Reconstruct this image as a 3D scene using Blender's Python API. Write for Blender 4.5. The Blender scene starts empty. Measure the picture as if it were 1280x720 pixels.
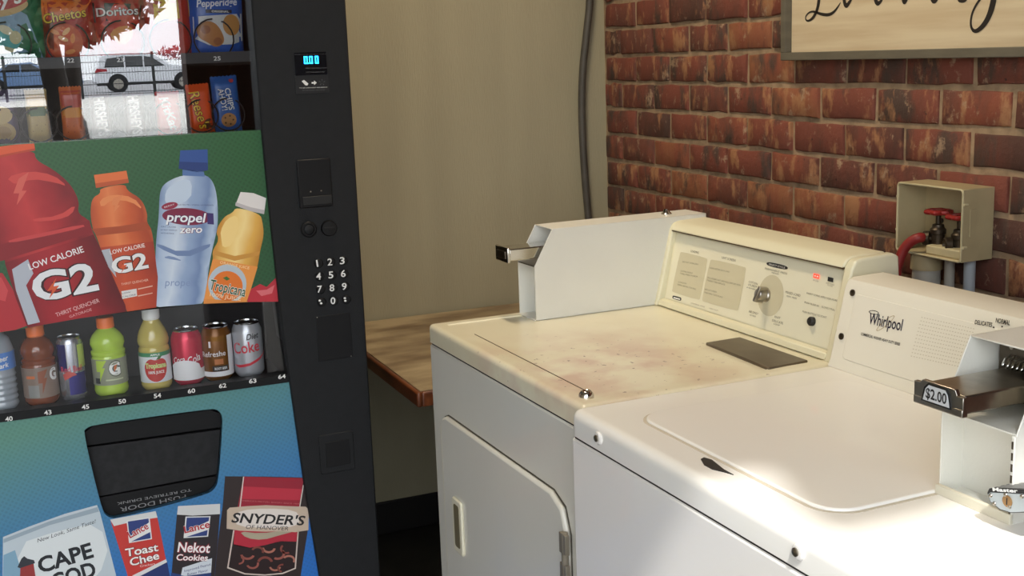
import bpy, bmesh, math, random
from mathutils import Vector, Matrix
random.seed(7)
SC = bpy.context.scene
COL = SC.collection
R = math.radians

# ------------------------------------------------------------------ camera
CAM = Vector((3.465, -1.8, 1.475)); FPX = 1497.0
PITCH, ROLL, YAW = R(11.08), R(2.10), R(-67.18)
_f = Vector((math.sin(YAW)*math.cos(PITCH), math.cos(YAW)*math.cos(PITCH), -math.sin(PITCH)))
_r = _f.cross(Vector((0, 0, 1))).normalized(); _d = _f.cross(_r)
_c, _s = math.cos(ROLL), math.sin(ROLL)
C_R = _c*_r + _s*_d; C_D = -_s*_r + _c*_d; C_F = _f
cd = bpy.data.cameras.new('camera'); cam = bpy.data.objects.new('camera', cd); COL.objects.link(cam)
cd.sensor_width = 36.0; cd.lens = FPX/1280*36.0; cd.clip_start = 0.02; cd.clip_end = 400
m = Matrix.Identity(4)
for i in range(3):
    m[i][0] = C_R[i]; m[i][1] = -C_D[i]; m[i][2] = -C_F[i]; m[i][3] = CAM[i]
cam.matrix_world = m
SC.camera = cam

# ------------------------------------------------------------------ world, sun, exposure
w = bpy.data.worlds.new('sky'); SC.world = w; w.use_nodes = True
bg = w.node_tree.nodes['Background']
bg.inputs[0].default_value = (0.90, 0.95, 1.0, 1); bg.inputs[1].default_value = 3.6
sd = bpy.data.lights.new('sun', 'SUN'); sun = bpy.data.objects.new('sun', sd); COL.objects.link(sun)
sd.energy = 3.6; sd.angle = R(1.6); sd.color = (1, 0.98, 0.94)
SUN_DIR = Vector((1, -0.366, 1.34)).normalized()
sun.rotation_euler = SUN_DIR.to_track_quat('Z', 'Y').to_euler()
SC.view_settings.view_transform = 'Standard'; SC.view_settings.look = 'None'
SC.view_settings.exposure = 0.3; SC.view_settings.gamma = 1.0
SC.view_settings.use_curve_mapping = False

# ------------------------------------------------------------------ helpers
def lin(c):
    o = []
    for v in c[:3]:
        v = v/255.0
        o.append(v/12.92 if v <= 0.04045 else ((v+0.055)/1.055)**2.4)
    return (o[0], o[1], o[2], 1.0)

MATS = {}
def mat(name, rgb, rough=0.5, metal=0.0, var=0.0, scale=8.0, bump=0.0, bscale=60.0, emit=0.0, rgb2=None, stretch=None, coat=0.0, spec=0.5):
    if name in MATS: return MATS[name]
    M = bpy.data.materials.new(name); M.use_nodes = True
    nt = M.node_tree; b = nt.nodes['Principled BSDF']; N = nt.nodes.new; L = nt.links.new
    c = lin(rgb)
    b.inputs['Base Color'].default_value = c
    b.inputs['Roughness'].default_value = rough; b.inputs['Metallic'].default_value = metal
    b.inputs['Coat Weight'].default_value = coat; b.inputs['Coat Roughness'].default_value = 0.06
    b.inputs['Specular IOR Level'].default_value = spec
    if var > 0 or rgb2 or bump > 0:
        tc = N('ShaderNodeTexCoord'); mp = N('ShaderNodeMapping'); L(tc.outputs['Object'], mp.inputs[0])
        if stretch: mp.inputs['Scale'].default_value = stretch
    if var > 0 or rgb2:
        n = N('ShaderNodeTexNoise'); n.inputs['Scale'].default_value = scale; n.inputs['Detail'].default_value = 5
        L(mp.outputs[0], n.inputs['Vector'])
        r = N('ShaderNodeValToRGB'); L(n.outputs[0], r.inputs[0])
        c2 = lin(rgb2) if rgb2 else tuple(max(0, x*(1-var)) for x in c[:3])+(1,)
        c1 = c if rgb2 else tuple(min(1, x*(1+var*0.6)) for x in c[:3])+(1,)
        r.color_ramp.elements[0].position = 0.36; r.color_ramp.elements[0].color = c2
        r.color_ramp.elements[1].position = 0.64; r.color_ramp.elements[1].color = c1
        L(r.outputs[0], b.inputs['Base Color'])
    if bump > 0:
        n2 = N('ShaderNodeTexNoise'); n2.inputs['Scale'].default_value = bscale; n2.inputs['Detail'].default_value = 4
        L(mp.outputs[0], n2.inputs['Vector'])
        bp = N('ShaderNodeBump'); bp.inputs['Strength'].default_value = bump; bp.inputs['Distance'].default_value = 0.004
        L(n2.outputs[0], bp.inputs['Height']); L(bp.outputs[0], b.inputs['Normal'])
    if emit > 0:
        b.inputs['Emission Color'].default_value = c; b.inputs['Emission Strength'].default_value = emit
    MATS[name] = M
    return M

def glass(name, base, tint=(1, 1, 1)):
    """thin pane: mostly transparent, mirror part grows towards grazing angles"""
    M = bpy.data.materials.new(name); M.use_nodes = True; nt = M.node_tree; nt.nodes.clear()
    N = nt.nodes.new; L = nt.links.new
    o = N('ShaderNodeOutputMaterial'); mx = N('ShaderNodeMixShader'); t = N('ShaderNodeBsdfTransparent'); g = N('ShaderNodeBsdfGlossy')
    t.inputs[0].default_value = (*tint, 1); g.inputs['Roughness'].default_value = 0.0
    fr = N('ShaderNodeLayerWeight'); fr.inputs[0].default_value = 0.25
    mr = N('ShaderNodeMapRange'); L(fr.outputs['Fresnel'], mr.inputs[0])
    mr.inputs[1].default_value = 0; mr.inputs[2].default_value = 1; mr.inputs[3].default_value = base; mr.inputs[4].default_value = 1
    L(mr.outputs[0], mx.inputs[0]); L(t.outputs[0], mx.inputs[1]); L(g.outputs[0], mx.inputs[2]); L(mx.outputs[0], o.inputs[0])
    return M

def pset(o, label=None, cat=None, group=None, kind=None):
    if label: o['label'] = label
    if cat: o['category'] = cat
    if group: o['group'] = group
    if kind: o['kind'] = kind
    return o

class Frame:
    """an Empty whose children are written in world coordinates as they stand before its small turn"""
    def __init__(s, name, loc, label, cat, rz=0.0, group=None):
        s.o = bpy.data.objects.new(name, None); COL.objects.link(s.o); s.o.empty_display_size = 0.05
        s.loc = Vector(loc); s.o.location = loc; s.o.rotation_euler = (0, 0, rz)
        s.M = Matrix.Translation(s.loc) @ Matrix.Rotation(rz, 4, 'Z') @ Matrix.Translation(-s.loc)
        s.Mi = s.M.inverted()
        pset(s.o, label, cat, group)

ID = Matrix.Identity(4)
def un(px, py, plane, fr=None):
    """photo pixel -> point on a real plane (point, normal), in the frame's own coordinates"""
    v = C_R*((px-640)/FPX) + C_D*((py-360)/FPX) + C_F
    o = CAM.copy()
    if fr is not None:
        o = fr.Mi @ o; v = fr.Mi.to_3x3() @ v
    p, n = plane
    t = (p-o).dot(n)/v.dot(n)
    return o + v*t
def PX(x): return (Vector((x, 0, 0)), Vector((1, 0, 0)))
def PY(y): return (Vector((0, y, 0)), Vector((0, -1, 0)))
def PZ(z): return (Vector((0, 0, z)), Vector((0, 0, 1)))

class MB:
    def __init__(s): s.v = []; s.f = []
    def add(s, vs, fs):
        b = len(s.v); s.v += [tuple(x) for x in vs]; s.f += [[i+b for i in f] for f in fs]; return s
    def box(s, x0, x1, y0, y1, z0, z1):
        return s.add([(x0,y0,z0),(x1,y0,z0),(x1,y1,z0),(x0,y1,z0),(x0,y0,z1),(x1,y0,z1),(x1,y1,z1),(x0,y1,z1)],
                     [(0,3,2,1),(4,5,6,7),(0,1,5,4),(1,2,6,5),(2,3,7,6),(3,0,4,7)])
    def prism(s, pts, ext):
        """planar polygon (3D points, counter-clockwise seen from its front) pushed along ext (backwards)"""
        n = len(pts); ext = Vector(ext); p = [Vector(q) for q in pts]
        vs = p + [q+ext for q in p]
        fs = [list(range(n)), list(range(2*n-1, n-1, -1))]
        for i in range(n):
            j = (i+1) % n; fs.append([j, i, i+n, j+n])
        return s.add(vs, fs)
    def poly(s, pts): return s.add(pts, [list(range(len(pts)))])
    def cyl(s, p0, p1, r0, r1=None, n=20, caps=True):
        r1 = r0 if r1 is None else r1
        p0, p1 = Vector(p0), Vector(p1); a = (p1-p0).normalized()
        t = Vector((0,0,1)) if abs(a.z) < .9 else Vector((1,0,0))
        u = a.cross(t).normalized(); w_ = a.cross(u)
        vs = []
        for p, r in ((p0, r0), (p1, r1)):
            for i in range(n):
                q = 2*math.pi*i/n; vs.append(p + (u*math.cos(q)+w_*math.sin(q))*r)
        fs = [[i, (i+1) % n, (i+1) % n+n, i+n] for i in range(n)]
        fs = [f[::-1] for f in fs]
        if caps: fs += [list(range(n)), list(range(2*n-1, n-1, -1))]
        return s.add(vs, fs)
    def lathe(s, prof, c=(0,0,0), n=28, axis=None):
        """prof: (radius, height) list from bottom to top about +Z (or axis)"""
        c = Vector(c); a = Vector(axis or (0,0,1)).normalized()
        t = Vector((0,0,1)) if abs(a.z) < .9 else Vector((1,0,0))
        u = t.cross(a).normalized() if abs(a.z) < .9 else Vector((1,0,0)); w_ = a.cross(u)
        vs = []; fs = []
        for r, h in prof:
            for i in range(n):
                q = 2*math.pi*i/n; vs.append(c + a*h + (u*math.cos(q)+w_*math.sin(q))*max(r, 1e-5))
        for k in range(len(prof)-1):
            for i in range(n):
                j = (i+1) % n
                fs.append([k*n+i, k*n+j, (k+1)*n+j, (k+1)*n+i])
        fs.append(list(range(n-1, -1, -1))); fs.append([(len(prof)-1)*n+i for i in range(n)])
        return s.add(vs, fs)
    def tube(s, pts, r, n=10, closed=False, caps=True):
        P = [Vector(p) for p in pts]; m_ = len(P); rr = r if isinstance(r, (list, tuple)) else [r]*m_
        vs = []; fs = []; pu = None
        for i in range(m_):
            if closed: d = (P[(i+1) % m_]-P[i-1]).normalized()
            else: d = (P[min(i+1, m_-1)]-P[max(i-1, 0)]).normalized()
            if pu is None:
                t = Vector((0,0,1)) if abs(d.z) < .9 else Vector((1,0,0)); u = d.cross(t).normalized()
            else:
                u = (pu - d*pu.dot(d)).normalized()
            pu = u; w_ = d.cross(u)
            for k in range(n):
                q = 2*math.pi*k/n; vs.append(P[i]+(u*math.cos(q)+w_*math.sin(q))*rr[i])
        for i in range(m_ if closed else m_-1):
            j = (i+1) % m_
            for k in range(n):
                l = (k+1) % n; fs.append([i*n+k, i*n+l, j*n+l, j*n+k])
        if not closed and caps:
            fs.append(list(range(n-1, -1, -1))); fs.append([(m_-1)*n+k for k in range(n)])
        return s.add(vs, fs)
    def build(s, name, M, parent=None, bevel=0.0, seg=2, smooth=True, angle=38, sub=None):
        me = bpy.data.meshes.new(name); me.from_pydata(s.v, [], s.f); me.update()
        return link(name, me, M, parent, bevel, seg, smooth, angle)

def link(name, me, M, parent=None, bevel=0.0, seg=2, smooth=True, angle=38):
    o = bpy.data.objects.new(name, me); COL.objects.link(o)
    if M is not None: me.materials.append(M)
    if smooth:
        for p in me.polygons: p.use_smooth = True
        me.set_sharp_from_angle(angle=R(angle))
    if bevel > 0:
        b = o.modifiers.new('bevel', 'BEVEL'); b.width = bevel; b.segments = seg; b.limit_method = 'ANGLE'; b.angle_limit = R(40)
        b.harden_normals = False
    if parent is not None:
        if isinstance(parent, Frame):
            o.parent = parent.o; o.matrix_parent_inverse = Matrix.Translation(-parent.loc)
        else:
            o.parent = parent
    return o

def rrect(u0, u1, v0, v1, r, n=5):
    P = []
    for cx, cy, a in ((u1-r, v0+r, -90), (u1-r, v1-r, 0), (u0+r, v1-r, 90), (u0+r, v0+r, 180)):
        for i in range(n+1):
            q = R(a+90*i/n); P.append((cx+r*math.cos(q), cy+r*math.sin(q)))
    return P
def smoothpoly(pts, it=2):
    """corner cutting of a closed outline"""
    for _ in range(it):
        o = []
        for i in range(len(pts)):
            a = pts[i]; b = pts[(i+1) % len(pts)]
            o.append((a[0]*.75+b[0]*.25, a[1]*.75+b[1]*.25)); o.append((a[0]*.25+b[0]*.75, a[1]*.25+b[1]*.75))
        pts = o
    return pts

def raw_text(body, bold=0.0, shear=0.0, res=3):
    c = bpy.data.curves.new('lettering', 'FONT'); c.body = body; c.size = 1.0; c.offset = bold; c.shear = shear
    c.resolution_u = res; c.fill_mode = 'BOTH'
    o = bpy.data.objects.new('lettering', c)
    me = bpy.data.meshes.new_from_object(o)
    vs = [v.co.copy() for v in me.vertices]; fs = [list(p.vertices) for p in me.polygons]
    bpy.data.objects.remove(o); bpy.data.curves.remove(c); bpy.data.meshes.remove(me)
    return vs, fs
CAP = 0.72
def text_uv(body, w=None, h=None, bold=0.0, shear=0.0, center=False):
    """flat lettering: 2D points with baseline at v=0, left at u=0, fitted to width w and cap height h"""
    vs, fs = raw_text(body, bold, shear)
    x0 = min(v.x for v in vs); x1 = max(v.x for v in vs)
    sy = h/CAP; sx = (w/(x1-x0)) if w else sy
    off = (x1-x0)*sx/2 if center else 0
    return [((v.x-x0)*sx-off, v.y*sy) for v in vs], fs
def text_on(name, body, M, plane, a, b, h, parent, fr=None, lift=.0006, bold=0.0, shear=0.0):
    """lettering printed on a plane: baseline runs from photo pixel a to photo pixel b"""
    A = un(*a, plane, fr); B = un(*b, plane, fr); n = plane[1]
    u = (B-A); wd = u.length; u = u/wd; v = n.cross(u).normalized()
    P, fs = text_uv(body, wd, h, bold, shear)
    return MB().add([A+u*x+v*y+n*lift for x, y in P], fs).build(name, M, parent, smooth=False)
def decal(name, pts, M, plane, parent, fr=None, lift=.0003, sm=0, thick=0.0):
    if sm: pts = smoothpoly(pts, sm)
    P = [un(*p, plane, fr)+plane[1]*lift for p in pts]
    # orient towards the normal
    a = Vector((0, 0, 0))
    for i in range(len(P)): a += P[i].cross(P[(i+1) % len(P)])
    if a.dot(plane[1]) < 0: P = P[::-1]
    mb = MB()
    if thick: mb.prism(P, -plane[1]*thick)
    else: mb.poly(P)
    return mb.build(name, M, parent, smooth=False)
def ell(cx, cy, rx, ry, rot=0, n=28):
    c, s = math.cos(R(rot)), math.sin(R(rot))
    return [(cx+rx*math.cos(t)*c-ry*math.sin(t)*s, cy+rx*math.cos(t)*s+ry*math.sin(t)*c) for t in [2*math.pi*i/n for i in range(n)]]

# ------------------------------------------------------------------ setting materials
def brick_mat():
    M = bpy.data.materials.new('brick_clay'); M.use_nodes = True; nt = M.node_tree; N = nt.nodes.new; L = nt.links.new
    b = nt.nodes['Principled BSDF']; b.inputs['Roughness'].default_value = 0.8
    oi = N('ShaderNodeObjectInfo'); tc = N('ShaderNodeTexCoord')
    add = N('ShaderNodeVectorMath'); add.operation = 'MULTIPLY_ADD'
    cr = N('ShaderNodeCombineXYZ')
    for i in range(3): L(oi.outputs['Random'], cr.inputs[i])
    add.inputs[1].default_value = (37, 91, 53); L(cr.outputs[0], add.inputs[0]); L(tc.outputs['Object'], add.inputs[2])
    def noise(scale, stretch, detail=4, rough=.6):
        mp = N('ShaderNodeMapping'); mp.inputs['Scale'].default_value = stretch; L(add.outputs[0], mp.inputs[0])
        n = N('ShaderNodeTexNoise'); n.inputs['Scale'].default_value = scale; n.inputs['Detail'].default_value = detail
        n.inputs['Roughness'].default_value = rough; L(mp.outputs[0], n.inputs['Vector']); return n
    # clay body: per brick tone
    r0 = N('ShaderNodeValToRGB'); e = r0.color_ramp.elements
    e[0].position = 0; e[0].color = lin((84, 54, 44)); e[1].position = 1; e[1].color = lin((146, 92, 62))
    for p, c in ((.22, (118, 64, 50)), (.45, (128, 68, 52)), (.62, (106, 64, 52)), (.8, (136, 74, 54))):
        q = r0.color_ramp.elements.new(p); q.color = lin(c)
    nz = noise(9, (1, 1, .5)); ad = N('ShaderNodeMath'); ad.operation = 'ADD'
    sb = N('ShaderNodeMath'); sb.operation = 'MULTIPLY_ADD'; sb.inputs[1].default_value = .9; sb.inputs[2].default_value = -.45
    L(nz.outputs[0], sb.inputs[0]); L(oi.outputs['Random'], ad.inputs[0]); L(sb.outputs[0], ad.inputs[1]); L(ad.outputs[0], r0.inputs[0])
    def over(prev, nd, lo, hi, col, amt=1.0):
        rm = N('ShaderNodeMapRange'); rm.inputs[1].default_value = lo; rm.inputs[2].default_value = hi; rm.inputs[4].default_value = amt
        L(nd.outputs[0], rm.inputs[0])
        mx = N('ShaderNodeMix'); mx.data_type = 'RGBA'; L(rm.outputs[0], mx.inputs[0]); L(prev, mx.inputs[6]); mx.inputs[7].default_value = lin(col)
        return mx.outputs[2]
    c = over(r0.outputs[0], noise(11, (1.2, 1, .5)), .52, .64, (74, 60, 52), .9)      # dark burnt streaks
    c = over(c, noise(12, (1.4, 1, .6), 5, .65), .545, .64, (170, 122, 84), .85)                  # buff smears
    c = over(c, noise(22, (1, 1, .8), 6, .75), .58, .66, (170, 142, 114), .75)            # mortar haze
    c = over(c, noise(34, (1, 1, 1), 3), .68, .74, (52, 36, 32), .8)                    # pits
    L(c, b.inputs['Base Color'])
    n2 = noise(70, (1, 1, 1), 6, .7); bp = N('ShaderNodeBump'); bp.inputs['Strength'].default_value = .7; bp.inputs['Distance'].default_value = .006
    L(n2.outputs[0], bp.inputs['Height']); L(bp.outputs[0], b.inputs['Normal'])
    return M
M_BRICK = brick_mat()
M_MORTAR = mat('mortar', (158, 134, 106), .95, var=.25, scale=30, bump=.6, bscale=90)
M_BEIGE = mat('beige_wall_panel', (166, 158, 130), .55, var=.06, scale=3.0, bump=.25, bscale=130, stretch=(1, 2.5, .25))
M_FLOOR = mat('dark_floor', (46, 42, 38), .5, var=.3, scale=9)
M_CEIL = mat('ceiling_paint', (206, 200, 188), .8, var=.05, scale=4)
M_WALL2 = mat('tan_wall_paint', (188, 176, 152), .7, var=.06, scale=3)
M_BASEB = mat('black_baseboard', (20, 18, 17), .5)

def struct(o): o['kind'] = 'structure'; return o
CEIL = 2.94; XF = 3.70; YL = -3.5
struct(MB().box(-.1, XF, YL, .12, -.06, 0).build('floor', M_FLOOR, smooth=False))
struct(MB().box(-.1, XF, YL-.1, .12, CEIL, CEIL+.12).build('ceiling', M_CEIL, smooth=False))
struct(MB().box(-.1, 0, YL-.1, .12, 0, CEIL).build('wall_left', M_BEIGE, smooth=False))
struct(MB().box(0, XF, YL-.1, YL, 0, CEIL).build('wall_right', M_WALL2, smooth=False))
# front of the bay: open, with a pier towards the brick wall and an added unseen drop beside it that steps the sun patch
struct(MB().box(XF, XF+.14, -1.02, .12, -.06, CEIL+.12).build('wall_front', mat('dark_brick_pier', (66, 44, 36), .9, var=.3, scale=8), smooth=False))
struct(MB().box(XF-.05, XF+.02, -1.44, -1.02, 2.67, CEIL).build('sun_step_drop_1', M_WALL2, smooth=False))  # unseen drop added to shape the sunlight falling on the washer
struct(MB().box(0, .012, -1.2, -.012, 0, .105).build('baseboard_left', M_BASEB, bevel=.003))

# brick wall: recessed mortar bed, every brick of the stretch in view its own piece
wb = struct(MB().box(0, XF, .009, .12, 0, CEIL).build('wall_back', M_MORTAR, smooth=False))
CH = .0822; ZJ = 1.374; BL = .1978
def brick_mesh(i, L_):
    rng = random.Random(100+i); bm = bmesh.new()
    bmesh.ops.create_cube(bm, size=1)
    for v in bm.verts:
        v.co = Vector((v.co.x*(L_-.0115), v.co.y*.03, v.co.z*(CH-.0125)))
    bmesh.ops.subdivide_edges(bm, edges=[e for e in bm.edges if abs((e.verts[0].co-e.verts[1].co).x) > .02], cuts=3)
    for v in bm.verts:
        v.co.x += rng.uniform(-.0020, .0020); v.co.z += rng.uniform(-.0030, .0030)
        if v.co.y < 0: v.co.y += rng.uniform(-.0012, .002)
    bmesh.ops.bevel(bm, geom=[e for e in bm.edges if e.is_manifold and e.calc_face_angle() > .8 and e.verts[0].co.y < 0 and e.verts[1].co.y < 0], offset=.0035, segments=1, affect='EDGES')
    me = bpy.data.meshes.new('brick'); bm.to_mesh(me); bm.free(); me.materials.append(M_BRICK)
    for p in me.polygons: p.use_smooth = True
    me.set_sharp_from_angle(angle=R(50))
    return me
FULL = [brick_mesh(i, BL) for i in range(10)]
rest = []
for row in range(-17, 20):
    zc = ZJ-CH/2+CH*row
    if zc < .03 or zc > CEIL-.03: continue
    x0 = (1.305 if row % 2 == 0 else 1.20) - 8*BL
    k = 0
    while True:
        a = x0+k*BL; b = a+BL; k += 1
        if b < .03: continue
        if a > XF-.05: break
        ln = BL; cx = (a+b)/2
        if a < .004: ln = b-.004; cx = (.004+b)/2
        if ln < .03: continue
        dy = random.uniform(-.0025, .0025)
        near = .85 < zc < 1.80 and cx < 2.25
        if near:
            me = FULL[(row*5+k*3) % 10] if ln > BL-.004 else brick_mesh(50+row, ln)
            o = bpy.data.objects.new('brick', me); COL.objects.link(o); o.parent = wb
            o.location = (cx, .0165+dy, zc)
            if ln > BL-.004: o.scale = (random.choice((1, -1)), 1, random.choice((1, -1)))
            o.rotation_euler = (0, R(random.uniform(-.35, .35)), 0)
        else:
            rest.append((cx, .0135+dy, zc, ln))
mb = MB()
for cx, cy, cz, ln in rest:
    mb.box(cx-ln/2+.006, cx+ln/2-.006, cy-.015, cy+.015, cz-CH/2+.006, cz+CH/2-.006)
o = mb.build('brick_field', M_BRICK, wb, smooth=False); o['kind'] = 'stuff'

# ------------------------------------------------------------------ shared object materials
M_BLACK = mat('black_powder_coat', (27, 28, 30), .6, var=.08, scale=40, bump=.2, bscale=400, spec=.25)
M_BLACK2 = mat('black_plastic', (18, 18, 20), .45, spec=.25)
M_BLACK3 = mat('matt_black_interior', (17, 16, 16), .8, spec=.2)
M_DARKG = mat('charcoal_flap', (32, 32, 34), .6, var=.25, scale=60, spec=.3)
M_WHITE = mat('white_print', (232, 232, 228), .5)
M_NUM = mat('number_white', (225, 225, 222), .5)
M_STEEL = mat('brushed_steel', (172, 166, 156), .28, 1.0, var=.12, scale=40)
M_CHROME = mat('chrome', (205, 203, 198), .1, 1.0)
M_DSTEEL = mat('dark_steel', (96, 88, 78), .35, 1.0, var=.2, scale=50)
M_SCREW = mat('screw_steel', (150, 144, 132), .3, 1.0)
M_BLINE = mat('black_ink', (30, 29, 28), .6)
M_GREYINK = mat('grey_ink', (112, 108, 92), .6)

# ================================================================== vending machine
VX = .915                                      # front of the graphic panels
VM = Frame('vending_machine', (.46, -1.6, 0), 'tall black snack and drink vending machine with colourful front against the beige wall', 'vending machine')
FP = PX(VX)
Y0, Y1, VZ = -2.13, -1.09, 1.84
mb = MB()
mb.box(.03, .84, Y0, Y0+.02, .06, VZ); mb.box(.03, .84, Y1-.02, Y1, .06, VZ)
mb.box(.03, .84, Y0, Y1, VZ-.02, VZ); mb.box(.03, .05, Y0, Y1, .06, VZ); mb.box(.03, .84, Y0, Y1, .06, .10)
mb.box(.05, .84, -1.27, -1.25, .10, VZ-.02)                    # partition beside the control column
mb.build('cabinet', M_BLACK, VM, bevel=.003)
MB().box(.05, .52, Y0+.02, -1.27, 1.30, 1.80).build('window_back_panel', M_BLACK3, VM, smooth=False)
MB().box(.05, .90, Y0+.02, -1.27, 1.30, 1.325).build('lower_shelf', M_BLACK3, VM, smooth=False)
MB().box(.05, .72, Y0+.02, -1.27, .75, 1.0).build('drink_bay_back', mat('drink_bay_grey', (38, 38, 41), .6), VM, smooth=False)
MB().box(.60, .90, Y0+.02, -1.27, .75, .792).build('drink_shelf', M_BLACK2, VM, smooth=False)
MB().box(.60, .90, -1.274, -1.270, .792, .975).build('drink_bay_side', M_BLACK3, VM, smooth=False)
MB().box(.60, .90, Y0+.02, -1.27, .975, 1.0).build('drink_bay_roof', M_BLACK3, VM, smooth=False)
for y in (Y0+.06, Y1-.06):
    for x in (.1, .78): MB().cyl((x, y, 0), (x, y, .06), .022, n=14).build('levelling_foot', M_BLACK2, VM)
# control column with curved edge
edge = [(-1.290, VZ), (-1.290, 1.603), (-1.289, 1.333), (-1.285, 1.15), (-1.279, .962), (-1.269, .785), (-1.254, .55), (-1.234, .316), (-1.212, .08)]
pts = [Vector((.925, y, z)) for y, z in edge] + [Vector((.925, Y1, .08)), Vector((.925, Y1, VZ))]
MB().prism(pts, (-.085, 0, 0)).build('control_column', M_BLACK, VM, bevel=.004)
pts = [(Y0, .08), (Y0+.07, .08), (Y0+.06, VZ), (Y0, VZ)]
MB().prism([Vector((.925, y, z)) for y, z in pts], (-.085, 0, 0)).build('door_edge', M_BLACK, VM, bevel=.004)
MB().box(.84, .92, Y0, Y1-.2, 1.80, VZ).build('door_head', M_BLACK, VM, bevel=.003)
MB().box(.80, .90, Y0, Y1, .0, .08).build('kick_plate', M_BLACK2, VM, bevel=.003)

def graphic_mat(name, top, bot, z0, z1, dots, hl=None):
    M = bpy.data.materials.new(name); M.use_nodes = True; nt = M.node_tree; N = nt.nodes.new; L = nt.links.new
    b = nt.nodes['Principled BSDF']; b.inputs['Roughness'].default_value = .32
    tc = N('ShaderNodeTexCoord'); sp = N('ShaderNodeSeparateXYZ'); L(tc.outputs['Object'], sp.inputs[0])
    mr = N('ShaderNodeMapRange'); mr.inputs[1].default_value = z0; mr.inputs[2].default_value = z1
    # printed fade runs slightly diagonal
    mm = N('ShaderNodeMath'); mm.operation = 'MULTIPLY_ADD'; mm.inputs[1].default_value = -.18; L(sp.outputs[1], mm.inputs[0]); L(sp.outputs[2], mm.inputs[2])
    L(mm.outputs[0], mr.inputs[0])
    r = N('ShaderNodeValToRGB'); r.color_ramp.elements[0].color = lin(bot); r.color_ramp.elements[1].color = lin(top); L(mr.outputs[0], r.inputs[0])
    if hl:
        e = r.color_ramp.elements.new(hl[0]); e.color = lin(hl[1])
    vo = N('ShaderNodeTexVoronoi'); vo.inputs['Scale'].default_value = 120; vo.inputs['Randomness'].default_value = .0
    mp = N('ShaderNodeMapping'); mp.inputs['Rotation'].default_value = (.6, 0, 0); L(tc.outputs['Object'], mp.inputs[0]); L(mp.outputs[0], vo.inputs['Vector'])
    rm = N('ShaderNodeMapRange'); rm.inputs[1].default_value = .25; rm.inputs[2].default_value = .5; rm.inputs[3].default_value = dots; rm.inputs[4].default_value = 0
    L(vo.outputs[0], rm.inputs[0])
    mx = N('ShaderNodeMix'); mx.data_type = 'RGBA'; L(rm.outputs[0], mx.inputs[0]); L(r.outputs[0], mx.inputs[6]); mx.inputs[7].default_value = lin([v*.6 for v in top])
    L(mx.outputs[2], b.inputs['Base Color'])
    return M
G_UP = graphic_mat('green_graphic', (52, 100, 60), (40, 84, 54), 1.15, 1.65, .35)
G_LO = graphic_mat('teal_blue_graphic', (92, 142, 128), (40, 108, 190), .66, 1.08, .22, (.5, (66, 126, 168)))
arch = [(-2.07, .93), (-1.95, .950), (-1.838, .965), (-1.686, .976), (-1.527, .981), (-1.40, .976), (-1.262, .962)]
pts = [Vector((VX, y, z)) for y, z in arch] + [Vector((VX, -1.262, 1.335)), Vector((VX, -2.07, 1.335))]
gup = MB().prism(pts, (-.02, 0, 0)).build('drink_picture_panel', G_UP, VM, smooth=False)
gup['label'] = 'green panel printed with four drink bottles'

# pickup opening in the lower panel
hole_px = [(104, 540), (108, 535), (118, 531), (262, 511), (272, 512), (277, 518), (278, 530), (273, 600), (268, 611), (258, 618), (146, 648), (134, 646), (127, 636)]
H = [un(x, y, FP) for x, y in hole_px]
# smooth outline
hp = smoothpoly([(p.y, p.z) for p in H], 2)
cy = sum(p[0] for p in hp)/len(hp)
iT = max(range(len(hp)), key=lambda i: hp[i][1]-10*abs(hp[i][0]-cy)); iB = max(range(len(hp)), key=lambda i: -hp[i][1]-10*abs(hp[i][0]-cy))
def arc(i, j):
    o = [hp[i]]
    while i != j:
        i = (i+1) % len(hp); o.append(hp[i])
    return o
s1, s2 = arc(iT, iB), arc(iB, iT)
zl0, zl1 = .085, .781; yl0, yl1 = -2.07, -1.215
mb = MB()
for s_ in (s1, s2):
    side = sum(p[0] for p in s_)/len(s_)
    if side > cy: ring = [(cy, zl1)] + s_ + [(cy, zl0), (yl1, zl0), (yl1+(-.03), zl1)]
    else: ring = [(cy, zl0)] + s_ + [(cy, zl1), (yl0, zl1), (yl0, zl0)]
    P3 = [Vector((VX, y, z)) for y, z in ring]
    a = Vector((0, 0, 0))
    for i in range(len(P3)): a += P3[i].cross(P3[(i+1) % len(P3)])
    if a.x < 0: P3 = P3[::-1]
    mb.prism(P3, (-.012, 0, 0))
glo = mb.build('snack_picture_panel', G_LO, VM, smooth=False)
glo['label'] = 'teal to blue panel printed with four snack packs'
# pickup pocket: rim walls, backing and two-leaf flap
rim = MB(); n = len(hp)
for i in range(n):
    a, b = hp[i], hp[(i+1) % n]
    rim.add([(VX+.002, a[0], a[1]), (VX+.002, b[0], b[1]), (VX-.06, b[0], b[1]), (VX-.06, a[0], a[1])], [(0, 1, 2, 3)])
pk = rim.build('pickup_pocket', M_BLACK2, VM, smooth=False)
MB().prism([Vector((VX-.045, p[0], p[1])) for p in hp][::-1 if False else 1], (-.01, 0, 0)).build('pocket_back', M_BLACK2, VM, smooth=False)
fq = [(106, 560), (277, 537), (273, 592), (120, 621)]
PF = PX(VX-.022)
decal('push_door_flap', fq, M_DARKG, PF, VM, lift=0, thick=.012)
decal('flap_lower_lip', [(121, 622), (273, 594), (268, 610), (256, 617), (146, 646), (134, 645), (128, 637)], M_BLACK2, PF, VM, lift=.004, thick=.012)
decal('flap_upper_lip', [(104, 541), (117, 532), (262, 512), (276, 517), (277, 533), (105, 557)], M_BLACK2, PF, VM, lift=.003, thick=.012)
FL = (PF[0]+Vector((.004, 0, 0)), Vector((1, 0, 0)))
M_FAINT = mat('faint_grey_print', (136, 136, 138), .6)
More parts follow.
